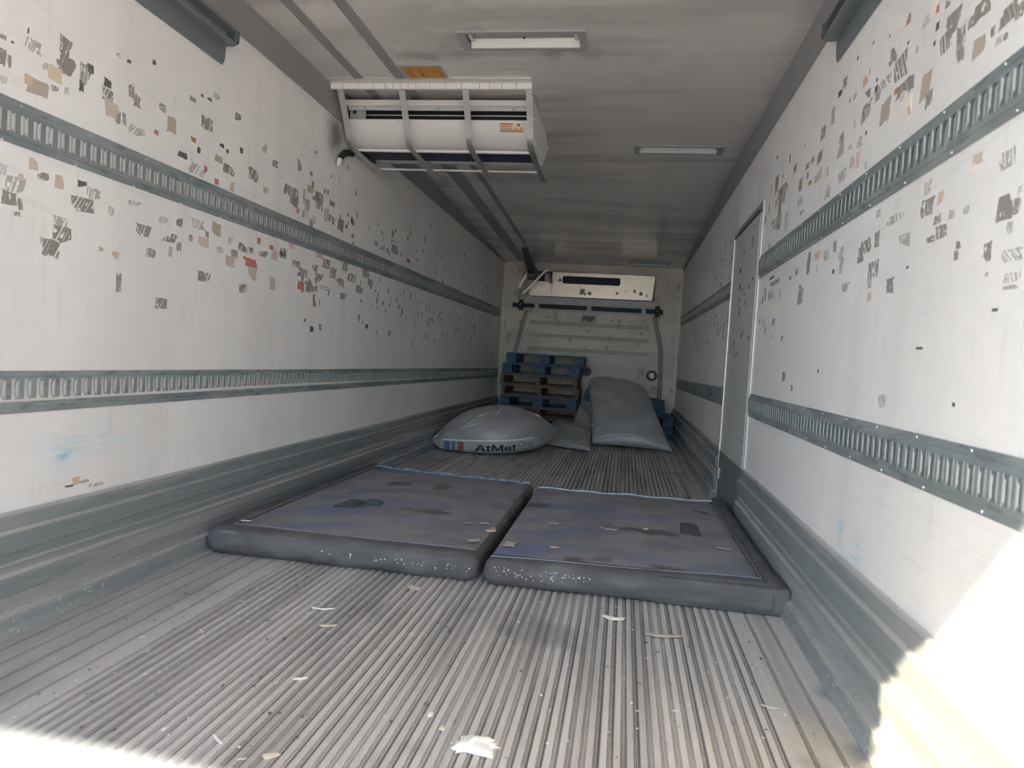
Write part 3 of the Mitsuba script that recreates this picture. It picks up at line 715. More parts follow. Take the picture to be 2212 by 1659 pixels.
# ---------------------------------------------------------------- inflated plastic bags
def pillow(c, t_top, t_bot, n=54, lens=0.0, amp=0.006, seed=0, floor=None, expo=0.42, ridge=0.0, expo_b=0.42, round_end=0.0):
    """An inflated bag over the quad c (four 3-D corners: u along c0-c1, v along c0-c3). Returns the mesh and its surface function."""
    c = np.array(c, float)
    nrm = np.cross(c[1] - c[0], c[3] - c[0]) + np.cross(c[2] - c[1], c[0] - c[1])
    nrm /= np.linalg.norm(nrm)

    def surf(u, v, side):
        u, v = np.asarray(u, float), np.asarray(v, float)
        w = v * (1 - lens * np.abs(u) ** 1.9) if lens else v * (1 - 0.05 * (1 - u ** 2))
        uu = u * (1 - 0.05 * (1 - v ** 2)) * (1 - round_end * np.clip(v, 0, 1) ** 7)
        w = w - round_end * .45 * np.clip(v, 0, 1) ** 7 * np.abs(u) ** 3
        a, b = (uu + 1) / 2, (w + 1) / 2
        p = ((1 - a) * (1 - b))[..., None] * c[0] + (a * (1 - b))[..., None] * c[1] + (a * b)[..., None] * c[2] + ((1 - a) * b)[..., None] * c[3]
        e = np.clip((1 - u ** 2) * (1 - v ** 2), 0, 1) ** expo
        q = np.stack([u * 2.2, v * 1.6, u * 0 + side], -1)
        wr = (meshkit.fbm(q * 2.3, 4, seed) - .5) * 2 * amp * e ** .5
        edge = np.maximum(np.abs(u), np.abs(v)) ** 6
        wr = wr + ridge * edge * np.sin(26 * (u if True else v) + 9 * meshkit.noise(q * 2, seed + 1)) * e ** .6 + ridge * edge * np.sin(30 * v + 7 * meshkit.noise(q * 2, seed + 2)) * e ** .6
        h = (t_top * e * ((1 - u ** 2) ** .34 if lens else 1) if side > 0 else -t_bot * np.clip((1 - u ** 2) * (1 - v ** 2), 0, 1) ** expo_b) + wr
        p = p + h[..., None] * nrm
        if floor is not None:
            z = p[..., 2]
            p[..., 2] = np.where(z < floor + .03, floor + .03 * np.exp(np.minimum((z - floor - .03) / .03, 0)) - .0, z)
        return p
    s = np.sin(np.linspace(-np.pi / 2, np.pi / 2, n))
    u, v = np.meshgrid(s, s, indexing='ij')
    top, bot = surf(u, v, 1).reshape(-1, 3), surf(u, v, -1).reshape(-1, 3)
    f = []
    for i in range(n - 1):
        for j in range(n - 1):
            p = i * n + j
            f += [[p, p + n, p + n + 1], [p, p + n + 1, p + 1]]
    N = n * n
    f += [[a + N, c_ + N, b + N] for a, b, c_ in f]
    m = trimesh.Trimesh(np.vstack([top, bot]), f, process=False)
    m.merge_vertices(digits_vertex=6)
    m.update_faces(m.nondegenerate_faces())
    if m.volume < 0:
        m.invert()
    return m, surf


def decal(surf, side, u0, du, v0, dv, shape2d, off=0.0025):
    """Print that follows a bag: a planar mesh with x, y in 0..1 laid over the patch (u0, v0) + (du, dv)."""
    m = shape2d.copy()
    for _ in range(2):
        m = m.subdivide()
    x, y = m.vertices[:, 0], m.vertices[:, 1]
    u, v = u0 + du[0] * x + dv[0] * y, v0 + du[1] * x + dv[1] * y
    p = surf(u, v, side)
    e = 1e-3
    n = np.cross(surf(u + e, v, side) - p, surf(u, v + e, side) - p) * side
    n /= np.maximum(np.linalg.norm(n, axis=1, keepdims=True), 1e-9)
    m.vertices = p + n * off
    return m


def grid2(nx=12, ny=4):
    s, t = np.meshgrid(np.linspace(0, 1, nx), np.linspace(0, 1, ny), indexing='ij')
    f = []
    for i in range(nx - 1):
        for j in range(ny - 1):
            p = i * ny + j
            f += [[p, p + ny, p + ny + 1], [p, p + ny + 1, p + 1]]
    return trimesh.Trimesh(np.stack([s.ravel(), t.ravel(), s.ravel() * 0], 1), f, process=False)


def word(text, bold):
    m = meshkit.text_mesh(text, 0.7, 0.02, bold)
    m = trimesh.Trimesh(m.vertices, m.faces, process=False)
    keep = m.triangles_center[:, 2] > 0.0199
    m.update_faces(keep); m.remove_unreferenced_vertices()
    m.vertices[:, 2] = 0
    lo, hi = m.vertices.min(0), m.vertices.max(0)
    m.vertices = (m.vertices - lo) / np.maximum(hi - lo, 1e-9)
    return m


BAG = dict(cat='air bag')
key = thing('dunnage_bag', 'plump grey inflated bag with blue and red stripes and black lettering before the pallet stack', 'air bag')
A = np.array([0.60, 6.66, 0.165]); e1 = np.array([0.866, 0.50, 0.0]); e2 = np.array([-0.50, 0.866, 0.0])
hl, hw = 0.625, 0.45
c = [A - hl * e1 - hw * e2 + (0, 0, -.06), A + hl * e1 - hw * e2 + (0, 0, .05), A + hl * e1 + hw * e2 + (0, 0, .07), A - hl * e1 + hw * e2 + (0, 0, -.06)]
bag, S = pillow(c, 0.27, 0.17, 64, 0.95, 0.010, 3, 0.0015, 0.46, 0.006, 0.24)
obj('body', bag, 'mat_sack', key, True)


def side_print(x0, x1, d0, d1, shape2d, off, slant=0.0):
    """Print on the steep lower flank of the bag: x along the seam, y up from d1 to d0 metres below it."""
    m = shape2d.copy()
    for _ in range(2):
        m = m.subdivide()
    u = x0 + (x1 - x0) * m.vertices[:, 0]
    d = d1 + (d0 - d1) * m.vertices[:, 1] + slant * m.vertices[:, 0]
    E = np.clip(d / 0.17, 0.02, .999) ** (1 / 0.24)
    v = -np.sqrt(np.clip(1 - E / np.maximum(1 - u ** 2, 1e-3), 0.0, 1))
    p = S(u, v, -1)
    out = p - A
    out[:, 2] *= .3
    out = out / np.linalg.norm(out, axis=1, keepdims=True)
    # outward across the flank: away from the bag's long axis
    out = out - (out @ e1)[:, None] * e1
    out /= np.linalg.norm(out, axis=1, keepdims=True)
    m.vertices = p + out * off
    return m


obj('printed_panel', side_print(-0.93, 0.46, 0.004, 0.150, grid2(30, 14), 0.0020), 'mat_sack_print', key, True)
obj('blue_stripe', side_print(-0.885, -0.815, 0.010, 0.150, grid2(4, 12), 0.0032), 'mat_print_blue', key, True)
obj('blue_stripe', side_print(-0.795, -0.755, 0.010, 0.150, grid2(4, 12), 0.0032), 'mat_print_blue', key, True)
obj('red_stripe', side_print(-0.725, -0.655, 0.010, 0.150, grid2(4, 12), 0.0032), 'mat_print_red', key, True)
obj('black_lettering', side_print(-0.52, 0.05, 0.036, 0.098, word('AtMet', True), 0.0042), 'mat_print_black', key)
obj('teal_lettering', side_print(0.08, 0.36, 0.018, 0.066, word('One', False), 0.0042), 'mat_print_teal', key)
sm = np.linspace(-0.90, 0.35, 60)
seam = S(sm, sm * 0 - 1.0, 1) + np.array([0.004, -0.006, 0.002])
obj('seam', strip_bar(seam, 0.014, 0.003, (0, 0, 1)), 'mat_film', key)
for k, (ua, va, ub, vb) in enumerate([(-.62, -.72, -.45, -.62), (-.45, -.55, -.24, -.50), (-.15, -.62, .02, -.28), (.55, -.30, .72, -.62), (.64, -.05, .78, -.25), (-.70, -.80, -.40, -.78)]):
    tt = np.linspace(0, 1, 10)
    cr = S(ua + (ub - ua) * tt, va + (vb - va) * tt, 1)
    obj('crease', tube(cr, 0.0035 * np.sin(np.pi * np.clip(tt, .06, .94)) + .0006, 5), 'mat_film', key)
for end, d in ((-1, -e1), (1, e1)):
    tip = S(np.array(end * .985), np.array(0.0), 1)
    obj('tied_end', tube([tip - d * .03, tip + d * .015 + (0, 0, .006), tip + d * .028 + (0, 0, -.02), tip + d * .030 + (0, 0, -.06)], [.012, .006, .003, .002], 6), 'mat_film', key)

key = thing('dunnage_bag', 'tall grey inflated plastic bag leaning upright against the blue pallets below the wall handle', 'air bag')
bag, S2 = pillow([(1.475, 7.62, 0.030), (2.335, 7.56, 0.020), (2.02, 8.46, 0.690), (1.33, 8.46, 0.755)], 0.17, 0.10, 54, 0.0, 0.010, 21, 0.0015, 0.44, 0.006, 0.42, 0.22)
obj('body', bag, 'mat_sack', key, True)
tt = np.linspace(-.93, .93, 50)
hem = S2(tt, tt * 0 - .97, 1) + np.array([0, -0.004, 0.004])
obj('bottom_seam', strip_bar(hem, 0.02, 0.004, (0, 0, 1)), 'mat_sack_print', key)
for k, (ua, va, ub, vb) in enumerate([(-.95, -.93, -.30, -.86), (-.30, -.86, .35, -.88), (.1, -.97, .40, -.90), (-.90, -.80, -.75, -.66)]):
    q = np.linspace(0, 1, 10)
    obj('crease', tube(S2(ua + (ub - ua) * q, va + (vb - va) * q, 1), .004 * np.sin(np.pi * np.clip(q, .06, .94)) + .0008, 5), 'mat_film', key)

key = thing('dunnage_bag', 'slack flat grey plastic bag lying between the plump striped bag and the leaning bag', 'air bag')
bag, S3 = pillow([(0.80, 7.36, 0.030), (1.50, 7.03, 0.020), (1.46, 7.95, 0.13), (1.02, 8.25, 0.19)], 0.10, 0.06, 50, 0.0, 0.014, 31, 0.0015, 0.36, 0.008)
obj('body', bag, 'mat_sack', key, True)
q = np.linspace(-.9, .95, 40)
obj('bottom_seam', strip_bar(S3(q, q * 0 - .98, 1) + (0, -.003, .004), 0.018, 0.004, (0, 0, 1)), 'mat_sack_print', key)
flap, S4 = pillow([(1.175, 8.50, 0.06), (1.45, 8.30, 0.06), (1.45, 8.42, 0.22), (1.262, 8.70, 0.385)], 0.05, 0.03, 26, 0.0, 0.008, 41, 0.0015, 0.40, 0.006)
obj('folded_end', flap, 'mat_sack', key, True)
obj('crease', tube(S3(np.linspace(.35, .75, 10), np.linspace(-.1, .05, 10), 1), .004, 5), 'mat_film', key)
obj('crease', tube(S3(np.linspace(-.9, -.3, 10), np.linspace(.96, .97, 10), 1), .005, 5), 'mat_film', key)

# ---------------------------------------------------------------- pallets
PW, PD = 1.0, 0.78


def pallet_parts(kind, seed):
    r = random.Random(seed)
    out = []
    h = 0.138
    ts = np.linspace(0, PD - .10, 6 if kind == 'blue' else 6)
    for t in ts:
        out.append(('deck_board', box(r.uniform(0, .006), PW - r.uniform(0, .006), t, t + .10, h - .019, h, .002)))
    if kind == 'blue':
        for xx in (0, PW / 2 - .07, PW - .13):
            out.append(('bearer_board', box(xx, xx + .13, 0.0, PD, h - .037, h - .0185, .002)))
            for yy in (0, PD / 2 - .06, PD - .12):
                out.append(('block', box(xx, xx + .13, yy + .001, yy + .12, .018, h - .0365, .003)))
        for xx in (0, PW / 2 - .06, PW - .12):
            out.append(('base_board', box(xx, xx + .12, 0, PD, 0, .0185, .002)))
        for yy in (0, PD - .10):
            out.append(('base_board', box(.12, PW - .12, yy, yy + .10, 0, .0185, .002)))
    else:
        for xx in (0, PW / 2 - .022, PW - .045):
            out.append(('stringer', box(xx, xx + .045, 0.002, PD, .018, h - .0185, .003)))
        for yy in (0, PD / 2 - .05, PD - .10):
            out.append(('base_board', box(0, PW - r.uniform(0, .01), yy, yy + .10, 0, .0185, .002)))
    return out


PALLET = {k: [(n, mikit.ply(m, 'mat_blue' if k == 'blue' else 'mat_wood')) for n, m in pallet_parts(k, 5)] for k in ('blue', 'wood')}


def pallet(kind, M, label, group=None):
    key = thing('pallet', label, 'pallet', group)
    for n, s in PALLET[kind]:
        put(n, {**s, 'to_world': M}, key)
    return key


STACK = [('blue', 'blue painted pallet at the bottom of the stack, half hidden by the striped bag'), ('wood', 'brown wooden pallet, second from the bottom of the stack'),
         ('blue', 'blue pallet sandwiched between brown pallets in the middle of the stack'), ('wood', 'lower of the two adjoining brown wooden pallets above the middle blue one'),
         ('wood', 'upper of the two adjoining brown wooden pallets, under the blue ones'), ('blue', 'blue painted pallet, second from the top of the stack'), ('blue', 'blue painted pallet on the very top of the stack')]
DX = (0.0, 0.012, 0.0, 0.015, -0.012, 0.006, 0.055)
for k, (kind, lab) in enumerate(STACK):
    pallet(kind, T().translate([0.205 + DX[k], 8.955 + 0.006 * (k % 3), 0.0005 + 0.1385 * k]).rotate([0, 0, 1], (-.6, .5, -.3, .6, -.5, .3, 1.0)[k]), lab)
pallet('blue', T().translate([1.425, 8.93, 0.0005]), 'lowest blue pallet on the floor behind the leaning bag, in the right corner')
pallet('blue', T().translate([1.415, 8.97, 0.139]).rotate([0, 0, 1], -0.8), 'middle blue pallet behind the leaning bag, flat on the lowest one')
pallet('blue', T().translate([1.29, 8.82, 0.42]).rotate([0, 1, 0], 8.5).rotate([0, 0, 1], -1.5).rotate([1, 0, 0], 4), 'top blue pallet behind the leaning bag, tilted down to the right')

# ---------------------------------------------------------------- the evaporator under the ceiling and its guard
key = thing('evaporator_unit', 'white finned cooling unit hanging under the ceiling at the upper left behind bars', 'cooling unit')
X0, X1 = 0.045, 1.135
cover_o = [(4.045, 2.266), (4.055, 2.245), (4.075, 2.212), (4.105, 2.180), (4.150, 2.155), (4.215, 2.140)]
cover = Polygon(cover_o + [(a + .006, b + .006) for a, b in reversed(cover_o)])
obj('front_cover', ext(cover, X0, X1, 'yz'), 'mat_white', key, 35)
obj('top_flange', box(X0 - .01, X1 + .01, 4.010, 4.050, 2.338, 2.372, .003), 'mat_white', key)
obj('back_plate', box(X0, X1, 4.045, 4.055, 2.322, 2.342), 'mat_panel', key)
obj('upper_grille', box(X0, X1, 4.105, 4.60, 2.216, 2.374), 'mat_black', key)
obj('top_cover', box(X0, X1, 4.05, 4.62, 2.374, 2.380), 'mat_panel', key)
obj('grille_bar', box(X0 + .10, X1, 4.066, 4.072, 2.297, 2.303), 'mat_alu', key)
obj('corner_plate', box(X0 + .005, X0 + .105, 4.060, 4.066, 2.275, 2.335, .001), 'mat_grey', key)
ring = trimesh.creation.cylinder(.011, .004, sections=16); ring.apply_transform(trimesh.transformations.rotation_matrix(np.pi / 2, [1, 0, 0])); ring.apply_translation((X0 + .035, 4.060, 2.314))
obj('cable_hole', ring, 'mat_black', key)
obj('lower_lip', box(X0 + .03, X1, 4.215, 4.232, 2.128, 2.146, .002), 'mat_white', key)
obj('outlet', box(X0 + .02, X1, 4.232, 4.46, 2.142, 2.20), 'mat_navy', key)
obj('rear_lip', box(X0 + .03, X1, 4.455, 4.485, 2.128, 2.21, .002), 'mat_grey', key)
side = Polygon([(4.02, 2.40), (4.70, 2.408), (4.90, 2.36), (4.60, 2.16), (4.48, 2.128), (4.215, 2.128), (4.13, 2.16), (4.06, 2.24), (4.02, 2.36)])
obj('side_panel', ext(side, X1, X1 + .022, 'yz'), 'mat_white', key)
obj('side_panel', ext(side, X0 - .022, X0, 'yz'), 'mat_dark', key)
obj('rear_housing', ext(Polygon([(4.60, 2.404), (4.70, 2.404), (4.88, 2.36), (4.60, 2.18), (4.46, 2.15), (4.46, 2.404)]), X0, X1, 'yz'), 'mat_grey', key)
for yy, zz in ((4.24, 2.19), (4.52, 2.155), (4.84, 2.35), (4.12, 2.30)):
    obj('bolt', dome(.012, .012, 'x', (X1 + .022, yy, zz)), 'mat_screw', key)
for xx in (.16, .60, 1.05):
    obj('hook', tube([(xx - .012, 4.03, 2.342), (xx, 4.028, 2.318), (xx + .012, 4.03, 2.342)], .003, 6), 'mat_alu', key)
LBL = [(4.0495, 2.256), (4.0550, 2.2450), (4.0735, 2.2145), (4.078, 2.209)]
lab = Polygon([(a - .0015, b - .0005) for a, b in LBL] + [(a + .001, b + .001) for a, b in reversed(LBL)])
lk = obj('warning_label', ext(lab, .965, 1.113, 'yz'), 'mat_label_cream', key)


def on_label(x0, x1, t0, t1, mat, name):
    def at(t):
        return np.array([LBL[0][0] + (LBL[3][0] - LBL[0][0]) * t - .0020, LBL[0][1] + (LBL[3][1] - LBL[0][1]) * t])
    (a, b), (c_, d) = at(t0), at(t1)
    obj(name, ext(Polygon([(a, b), (c_, d), (c_ - .0012, d - .0006), (a - .0012, b - .0006)]), x0, x1, 'yz'), mat, lk)


for t0, t1 in ((.06, .22), (.34, .46), (.56, .66)):
    on_label(.970, 1.045, t0, t1, 'mat_label_red', 'red_band')
on_label(.970, 1.108, .74, .80, 'mat_residue_dark', 'text_line')
on_label(.970, 1.108, .84, .97, 'mat_label_red', 'red_band')
for xx in (1.063, 1.094):
    for k in range(5):
        on_label(xx - .002 - .0022 * k, xx + .002 + .0022 * k, .40 + .05 * k, .45 + .05 * k, 'mat_paper_yellow' if k < 2 else 'mat_orange', 'warning_triangle')
on_label(1.072, 1.086, .10, .34, 'mat_residue_dark', 'round_sign')

key = thing('guard_frame', 'silver guard of four bent flat bars in front of the cooling unit', 'guard frame')
obj('ceiling_angle', box(0.012, 1.178, 3.79, 3.866, 2.402, 2.411, .001), 'mat_alu', key)
g0 = 0.014
edges = [0.014, .09, .18, .27, .34, .385, .43, .475, .52, .60, .69, .78, .885, .94, 1.01, 1.09, 1.178]
for a, b in zip(edges[:-1], edges[1:]):
    obj('top_bar', box(a, b - .002, 3.848, 3.866, 2.372, 2.404, .002), 'mat_white', key)
bend = [(3.866, 2.374), (3.93, 2.29), (3.98, 2.225), (4.015, 2.165), (4.035, 2.135), (4.075, 2.115), (4.15, 2.108), (4.30, 2.102), (4.50, 2.098), (4.74, 2.092)]
for xx in (0.066, 0.432, 0.800, 1.158):
    obj('upright_bar', strip_bar([(xx, a, b) for a, b in bend], 0.036, 0.006), 'mat_alu', key, 40)
obj('cross_rod', box(0.05, 1.17, 4.535, 4.547, 2.100, 2.112, .002), 'mat_white', key)
obj('cross_rod', box(0.05, 1.17, 4.155, 4.165, 2.112, 2.126, .002), 'mat_white', key)

key = thing('drain_hose', 'black bent hose with a white tip below the left end of the cooling unit', 'hose')
obj('pipe', tube([(.024, 4.19, 2.100), (.022, 4.14, 2.095), (.022, 4.09, 2.080), (.022, 4.05, 2.055), (.022, 4.02, 2.030), (.022, 3.995, 1.995)], [.016, .019, .020, .019, .017, .015], 12), 'mat_black', key, True)
obj('white_tip', tube([(.026, 4.000, 2.018), (.027, 3.990, 1.990), (.025, 3.984, 1.970)], [.016, .015, .004], 10), 'mat_white', key, True)

st = thing('ceiling_sticker', 'orange warning sticker on the ceiling just before the cooling unit', 'sticker')
obj('sheet', ext(sbox(.487, 3.632, .716, 3.842).buffer(.006), H - .0016, H + .001, 'xy'), 'mat_residue_light', st)
obj('orange_face', ext(sbox(.496, 3.640, .708, 3.834), H - .0022, H - .001, 'xy'), 'mat_orange', st)
for a, b, c_, d in ((.582, 3.69, .594, 3.77), (.520, 3.70, .526, 3.80), (.538, 3.68, .543, 3.79), (.690, 3.68, .694, 3.80)):
    obj('print', ext(sbox(a, b, c_, d), H - .0027, H - .002, 'xy'), 'mat_brown_print', st)

# ---------------------------------------------------------------- ceiling lamps (switched off)
def lamp(x0, x1, y0, y1, zc, deep, label):
    key = thing('ceiling_lamp', label, 'ceiling lamp')
    b, d = 0.022, 0.014
    fr = sbox(x0, y0, x1, y1).difference(sbox(x0 + .034, y0 + b, x1 - .034, y1 - d))
    obj('frame', ext(fr, zc - .009, zc + .001, 'xy'), 'mat_grey', key)
    t = .034
    if deep:
        tray = cat_([box(x0 + .020, x1 - .020, y0 + .014, y1 - .013, zc + t, zc + t + .002), box(x0 + .020, x0 + .022, y0 + .014, y1 - .014, zc - .001, zc + t),
                     box(x1 - .022, x1 - .020, y0 + .014, y1 - .014, zc - .001, zc + t), box(x0 + .02, x1 - .02, y0 + .014, y0 + .016, zc - .001, zc + t)])
        obj('tray', tray, 'mat_tray', key)
        obj('reflector', ext(Polygon([(y1 - .014, zc - .002), (y1 - .034, zc + t), (y1 - .031, zc + t + .001), (y1 - .012, zc + .001)]), x0 + .036, x1 - .036, 'yz'), 'mat_film', key)
    else:
        obj('tray', box(x0 + .03, x1 - .03, y0 + .02, y1 - .012, zc - .004, zc + .001), 'mat_grey', key)
        obj('reflector', box(x0 + .04, x1 - .04, y1 - .020, y1 - .016, zc - .022, zc - .003, .001), 'mat_film', key)
    for xx in (x0 + .040, x1 - .060):
        obj('end_bracket', box(xx, xx + .02, y0 + .04, y1 - .06, zc + .010 if deep else zc - .008, zc + .014 if deep else zc - .003, .001), 'mat_white', key)
    for xx, yy in ((.27, .12), (.42, .12), (.5, .06)):
        obj('clip', dome(.007, .008, '-z', (x0 + (x1 - x0) * (xx / .69 if False else xx), y1 - yy if deep else y1 - .08, zc + (.026 if deep else -.004))), 'mat_dark', key)
    return key


lamp(*LAMPS[0], H, True, 'nearest of the three unlit ceiling lamps, in a grey frame before the cooling unit')
lamp(*LAMPS[1], H, True, 'unlit ceiling lamp at the right of the ceiling, beside the cooling unit')
lamp(1.755, 2.265, 9.45, 9.62, ceil_z(9.53), False, 'farthest unlit ceiling lamp, a thin bright line just before the bulkhead')

# ---------------------------------------------------------------- shutter door tracks near the opening
def track(side, label):
    key = thing('door_track', label, 'door track')
    sd = mirror_x if side == 'right' else (lambda m: m)
    y1 = 2.815
    obj('back_flange', sd(ext(Polygon([(Y0, 2.075), (y1 - .02, 2.072), (y1 - .005, 2.10), (y1, 2.165), (Y0, 2.165)]), .0015, .007, 'yz')), 'mat_track', key)
    obj('channel', sd(ext(Polygon([(.004, 2.152), (.050, 2.150), (.058, 2.158), (.058, 2.166), (.016, 2.170), (.016, 2.212), (.054, 2.216), (.054, 2.226), (.046, 2.234), (.004, 2.234)]), Y0, y1 - .01, 'xz')), 'mat_track', key, 30)
    obj('end_stop', sd(box(.004, .062, y1 - .012, y1 + .016, 2.166, 2.226, .008)), 'mat_dark', key)
    obj('bolt', sd(dome(.008, .008, 'x', (.0125, y1 - .03, 2.19))), 'mat_screw', key)


track('left', 'dark grey steel door track high on the left wall, ending under the corner strip')
track('right', 'dark grey steel door track high on the right wall, ending under the corner strip')

# ---------------------------------------------------------------- the bulkhead at the far end
key = thing('bulkhead_plate', 'beige ribbed bulkhead plate with slanting upper corners, standing at the far end', 'bulkhead plate')
yb = 9.80
pl = Polygon([(.215, .02), (.245, .985), (.365, 1.590), (2.125, 1.590), (2.225, 1.137), (2.262, .33), (2.262, .02)])
obj('plate', ext(pl, yb, yb + .012, 'xz'), 'mat_plate', key)
for zz in (1.417, 1.240, 1.055):
    xa, xb = .42 - (1.417 - zz) * .03, 2.06 + (1.417 - zz) * .08
    for dz in (-.014, .014):
        obj('rib', ext(sbox(xa, zz + dz - .007, xb, zz + dz + .007).buffer(.003), yb - .017, yb + .002, 'xz'), 'mat_rib', key)
obj('backing', box(.30, 2.18, yb + .010, L + .001, .02, 1.55), 'mat_plate', key)
lt = obj('side_tube', tube([(.372, yb - .002, 1.575), (.330, yb - .002, 1.43), (.235, yb - .002, .985), (.21, yb - .002, .60), (.205, yb - .002, .02)], .028, 12), 'mat_grey', key, True)
obj('side_tube', tube([(2.128, yb - .002, 1.575), (2.165, yb - .002, 1.42), (2.236, yb - .002, 1.137), (2.262, yb - .002, .60), (2.266, yb - .002, .02)], .028, 12), 'mat_grey', key, True)
for zz in (1.60, 1.685):
    obj('top_rail', box(.36, 2.13, yb - .020, yb + .004, zz - .012, zz + .012, .003), 'mat_panel', key)
obj('upper_sheet', box(.395, 2.07, yb - .004, yb + .006, 1.69, 1.775, .001), 'mat_panel', key)
for xa, xb in ((.545, 1.205), (1.265, 1.950), (1.995, 2.128), (.30, .475)):
    obj('grab_slot', box(xa, xb, yb - .012, yb + .004, 1.612, 1.672), 'mat_navy', key)
for xa in (.475, 1.205, 1.950):
    obj('slot_post', box(xa, xa + .055, yb - .018, yb + .002, 1.606, 1.68, .002), 'mat_panel', key)
ring = trimesh.creation.torus(.058, .016, 32, 12); ring.apply_transform(trimesh.transformations.rotation_matrix(np.pi / 2, [1, 0, 0])); ring.apply_translation((2.143, yb - .006, .772))
obj('pull_ring', ring, 'mat_dark', key, True)
obj('ring_plate', box(2.126, 2.170, yb - .012, yb + .002, .738, .806, .002), 'mat_film', key)
dk = trimesh.creation.cylinder(.062, .05, sections=28); dk.apply_transform(trimesh.transformations.rotation_matrix(np.pi / 2, [1, 0, 0])); dk.apply_translation((1.262, yb - .02, .772))
obj('round_buffer', dk, 'mat_dark', key)
ll = obj('lettered_label', box(1.132, 1.335, yb - .0015, yb + .001, 1.452, 1.545), 'mat_residue_light', key)
tm = meshkit.text_mesh('PGF', .060, .002, True)
v = tm.vertices; v[:, 0] += v[:, 1] * .18
tm = trimesh.Trimesh(np.stack([1.148 + v[:, 0] * .98, yb - .0014 - v[:, 2], 1.470 + v[:, 1]], 1), tm.faces, process=False)
obj('lettering', tm, 'mat_print_black', ll)
r = random.Random(8)
for xx, zz, w, h in ((.69, 1.50, .06, .03), (.75, 1.475, .02, .02), (1.56, 1.485, .05, .025), (1.66, 1.485, .06, .03), (1.80, 1.475, .02, .03), (1.98, 1.51, .03, .02), (1.96, 1.34, .03, .04), (1.22, 1.33, .07, .025), (.335, 1.20, .02, .02)):
    m = ext(affinity.translate(torn(w, h, 'G', r), xx, zz), yb - .0008, yb + .001, 'xz')
    obj('torn_label', m, 'mat_residue', key)
for zz in (1.22, .93, .60):
    obj('bolt', dome(.010, .008, '-y', (2.195, yb - .0005, zz)), 'mat_grey', key)

for s, xx in (('left', .285), ('right', 2.155)):
    k2 = thing('beam_end', f'black beam end clamp at the {s} end of the bulkhead slots', 'clamp')
    obj('clamp', box(xx - .028, xx + .035, yb - .075, yb - .021, 1.575, 1.715, .006), 'mat_black', k2)
    obj('arm', box(xx - (.115 if s == 'left' else .0), xx + (.0 if s == 'left' else .075), yb - .068, yb - .028, 1.608, 1.668, .008), 'mat_black', k2)
    obj('pin', dome(.012, .012, '-y', (xx, yb - .075, 1.65)), 'mat_alu', k2)

key = thing('vent_panel', 'pale riveted metal vent panel with a long dark rounded slot, high on the bulkhead', 'vent panel')
yv = 9.77
vp = Polygon([(.395, 1.783), (2.075, 1.790), (2.105, 2.122), (.70, 2.122), (.70, 1.985), (.505, 1.985), (.395, 1.885)])
slot = sbox(.868, 1.992, 1.612, 2.048).buffer(.024)
obj('sheet', ext(vp.difference(slot), yv, yv + .003, 'xz'), 'mat_vent', key)
obj('slot_rim', ext(slot.difference(slot.buffer(-.012)), yv - .004, yv + .012, 'xz'), 'mat_black', key)
obj('slot_interior', box(.80, 1.68, yv + .03, yv + .034, 1.93, 2.11), 'mat_navy', key)
obj('side_return', box(2.092, 2.106, yv, L + .001, 1.79, 2.122), 'mat_dark', key)
obj('top_return', box(.395, 2.105, yv, L + .001, 2.118, 2.126), 'mat_dark', key)
obj('window_recess', box(.505, .70, yv + .02, yv + .024, 1.985, 2.12), 'mat_navy', key)
obj('window_block', box(.595, .668, yv - .0, yv + .02, 1.99, 2.105, .003), 'mat_paper_pink', key)
rv = [dome(.010, .007, '-y', (xx, yv + .0005, zz)) for xx, zz in ((.73, 2.10), (.95, 2.088), (1.25, 2.088), (1.55, 2.088), (1.76, 2.085), (2.06, 2.10), (1.09, 1.945), (1.40, 1.945), (.71, 1.965), (.53, 1.965), (.42, 1.83), (.55, 1.81), (.70, 1.81), (2.05, 1.81))]
obj('rivets', cat_(rv), 'mat_screw', key, kind='stuff')
tri = ext(Polygon([(.782, 1.998), (.838, 1.998), (.810, 2.045)]), yv - .0012, yv + .001, 'xz')
obj('triangle_sign', tri, 'mat_residue_dark', key)
for xx, zz, w, h in ((1.12, 1.87, .06, .09), (1.165, 1.835, .03, .05), (1.155, 1.89, .03, .03), (1.225, 1.845, .05, .055), (1.60, 1.865, .04, .035), (1.715, 1.900, .02, .02), (1.835, 1.905, .035, .05), (1.925, 1.875, .05, .055), (2.005, 1.855, .03, .05)):
    m = ext(affinity.translate(torn(w, h, 'S', r), xx, zz), yv - .0009, yv + .001, 'xz')
    obj('torn_label', m, 'mat_residue_dark', key)
obj('seam_strip', box(.70, .704, yv - .001, yv + .002, 1.785, 1.985), 'mat_grey', key)

key = thing('hinge_arm', 'dark steel hinge bracket sloping down from the ceiling before the vent panel, with silver struts', 'bracket')
obj('sloping_channel', ext(Polygon([(8.80, ceil_z(8.8) - .001), (8.95, ceil_z(8.95) - .001), (9.56, 2.17), (9.56, 2.05), (9.46, 2.08)]), .39, .475, 'yz'), 'mat_dark', key)
obj('bright_edge', ext(Polygon([(8.55, ceil_z(8.55) - .007), (8.80, ceil_z(8.80) - .012), (9.25, 2.20), (9.27, 2.215), (8.9, ceil_z(8.9) - .007)]), .478, .498, 'yz'), 'mat_alu', key)
obj('pivot_block', box(.375, .50, 9.545, 9.66, 1.985, 2.15, .01), 'mat_dark', key)
for xx, zz in ((.40, 2.06), (.44, 2.10), (.43, 2.03), (.47, 2.05)):
    obj('bolt', dome(.012, .01, '-y', (xx, 9.545, zz)), 'mat_screw', key)
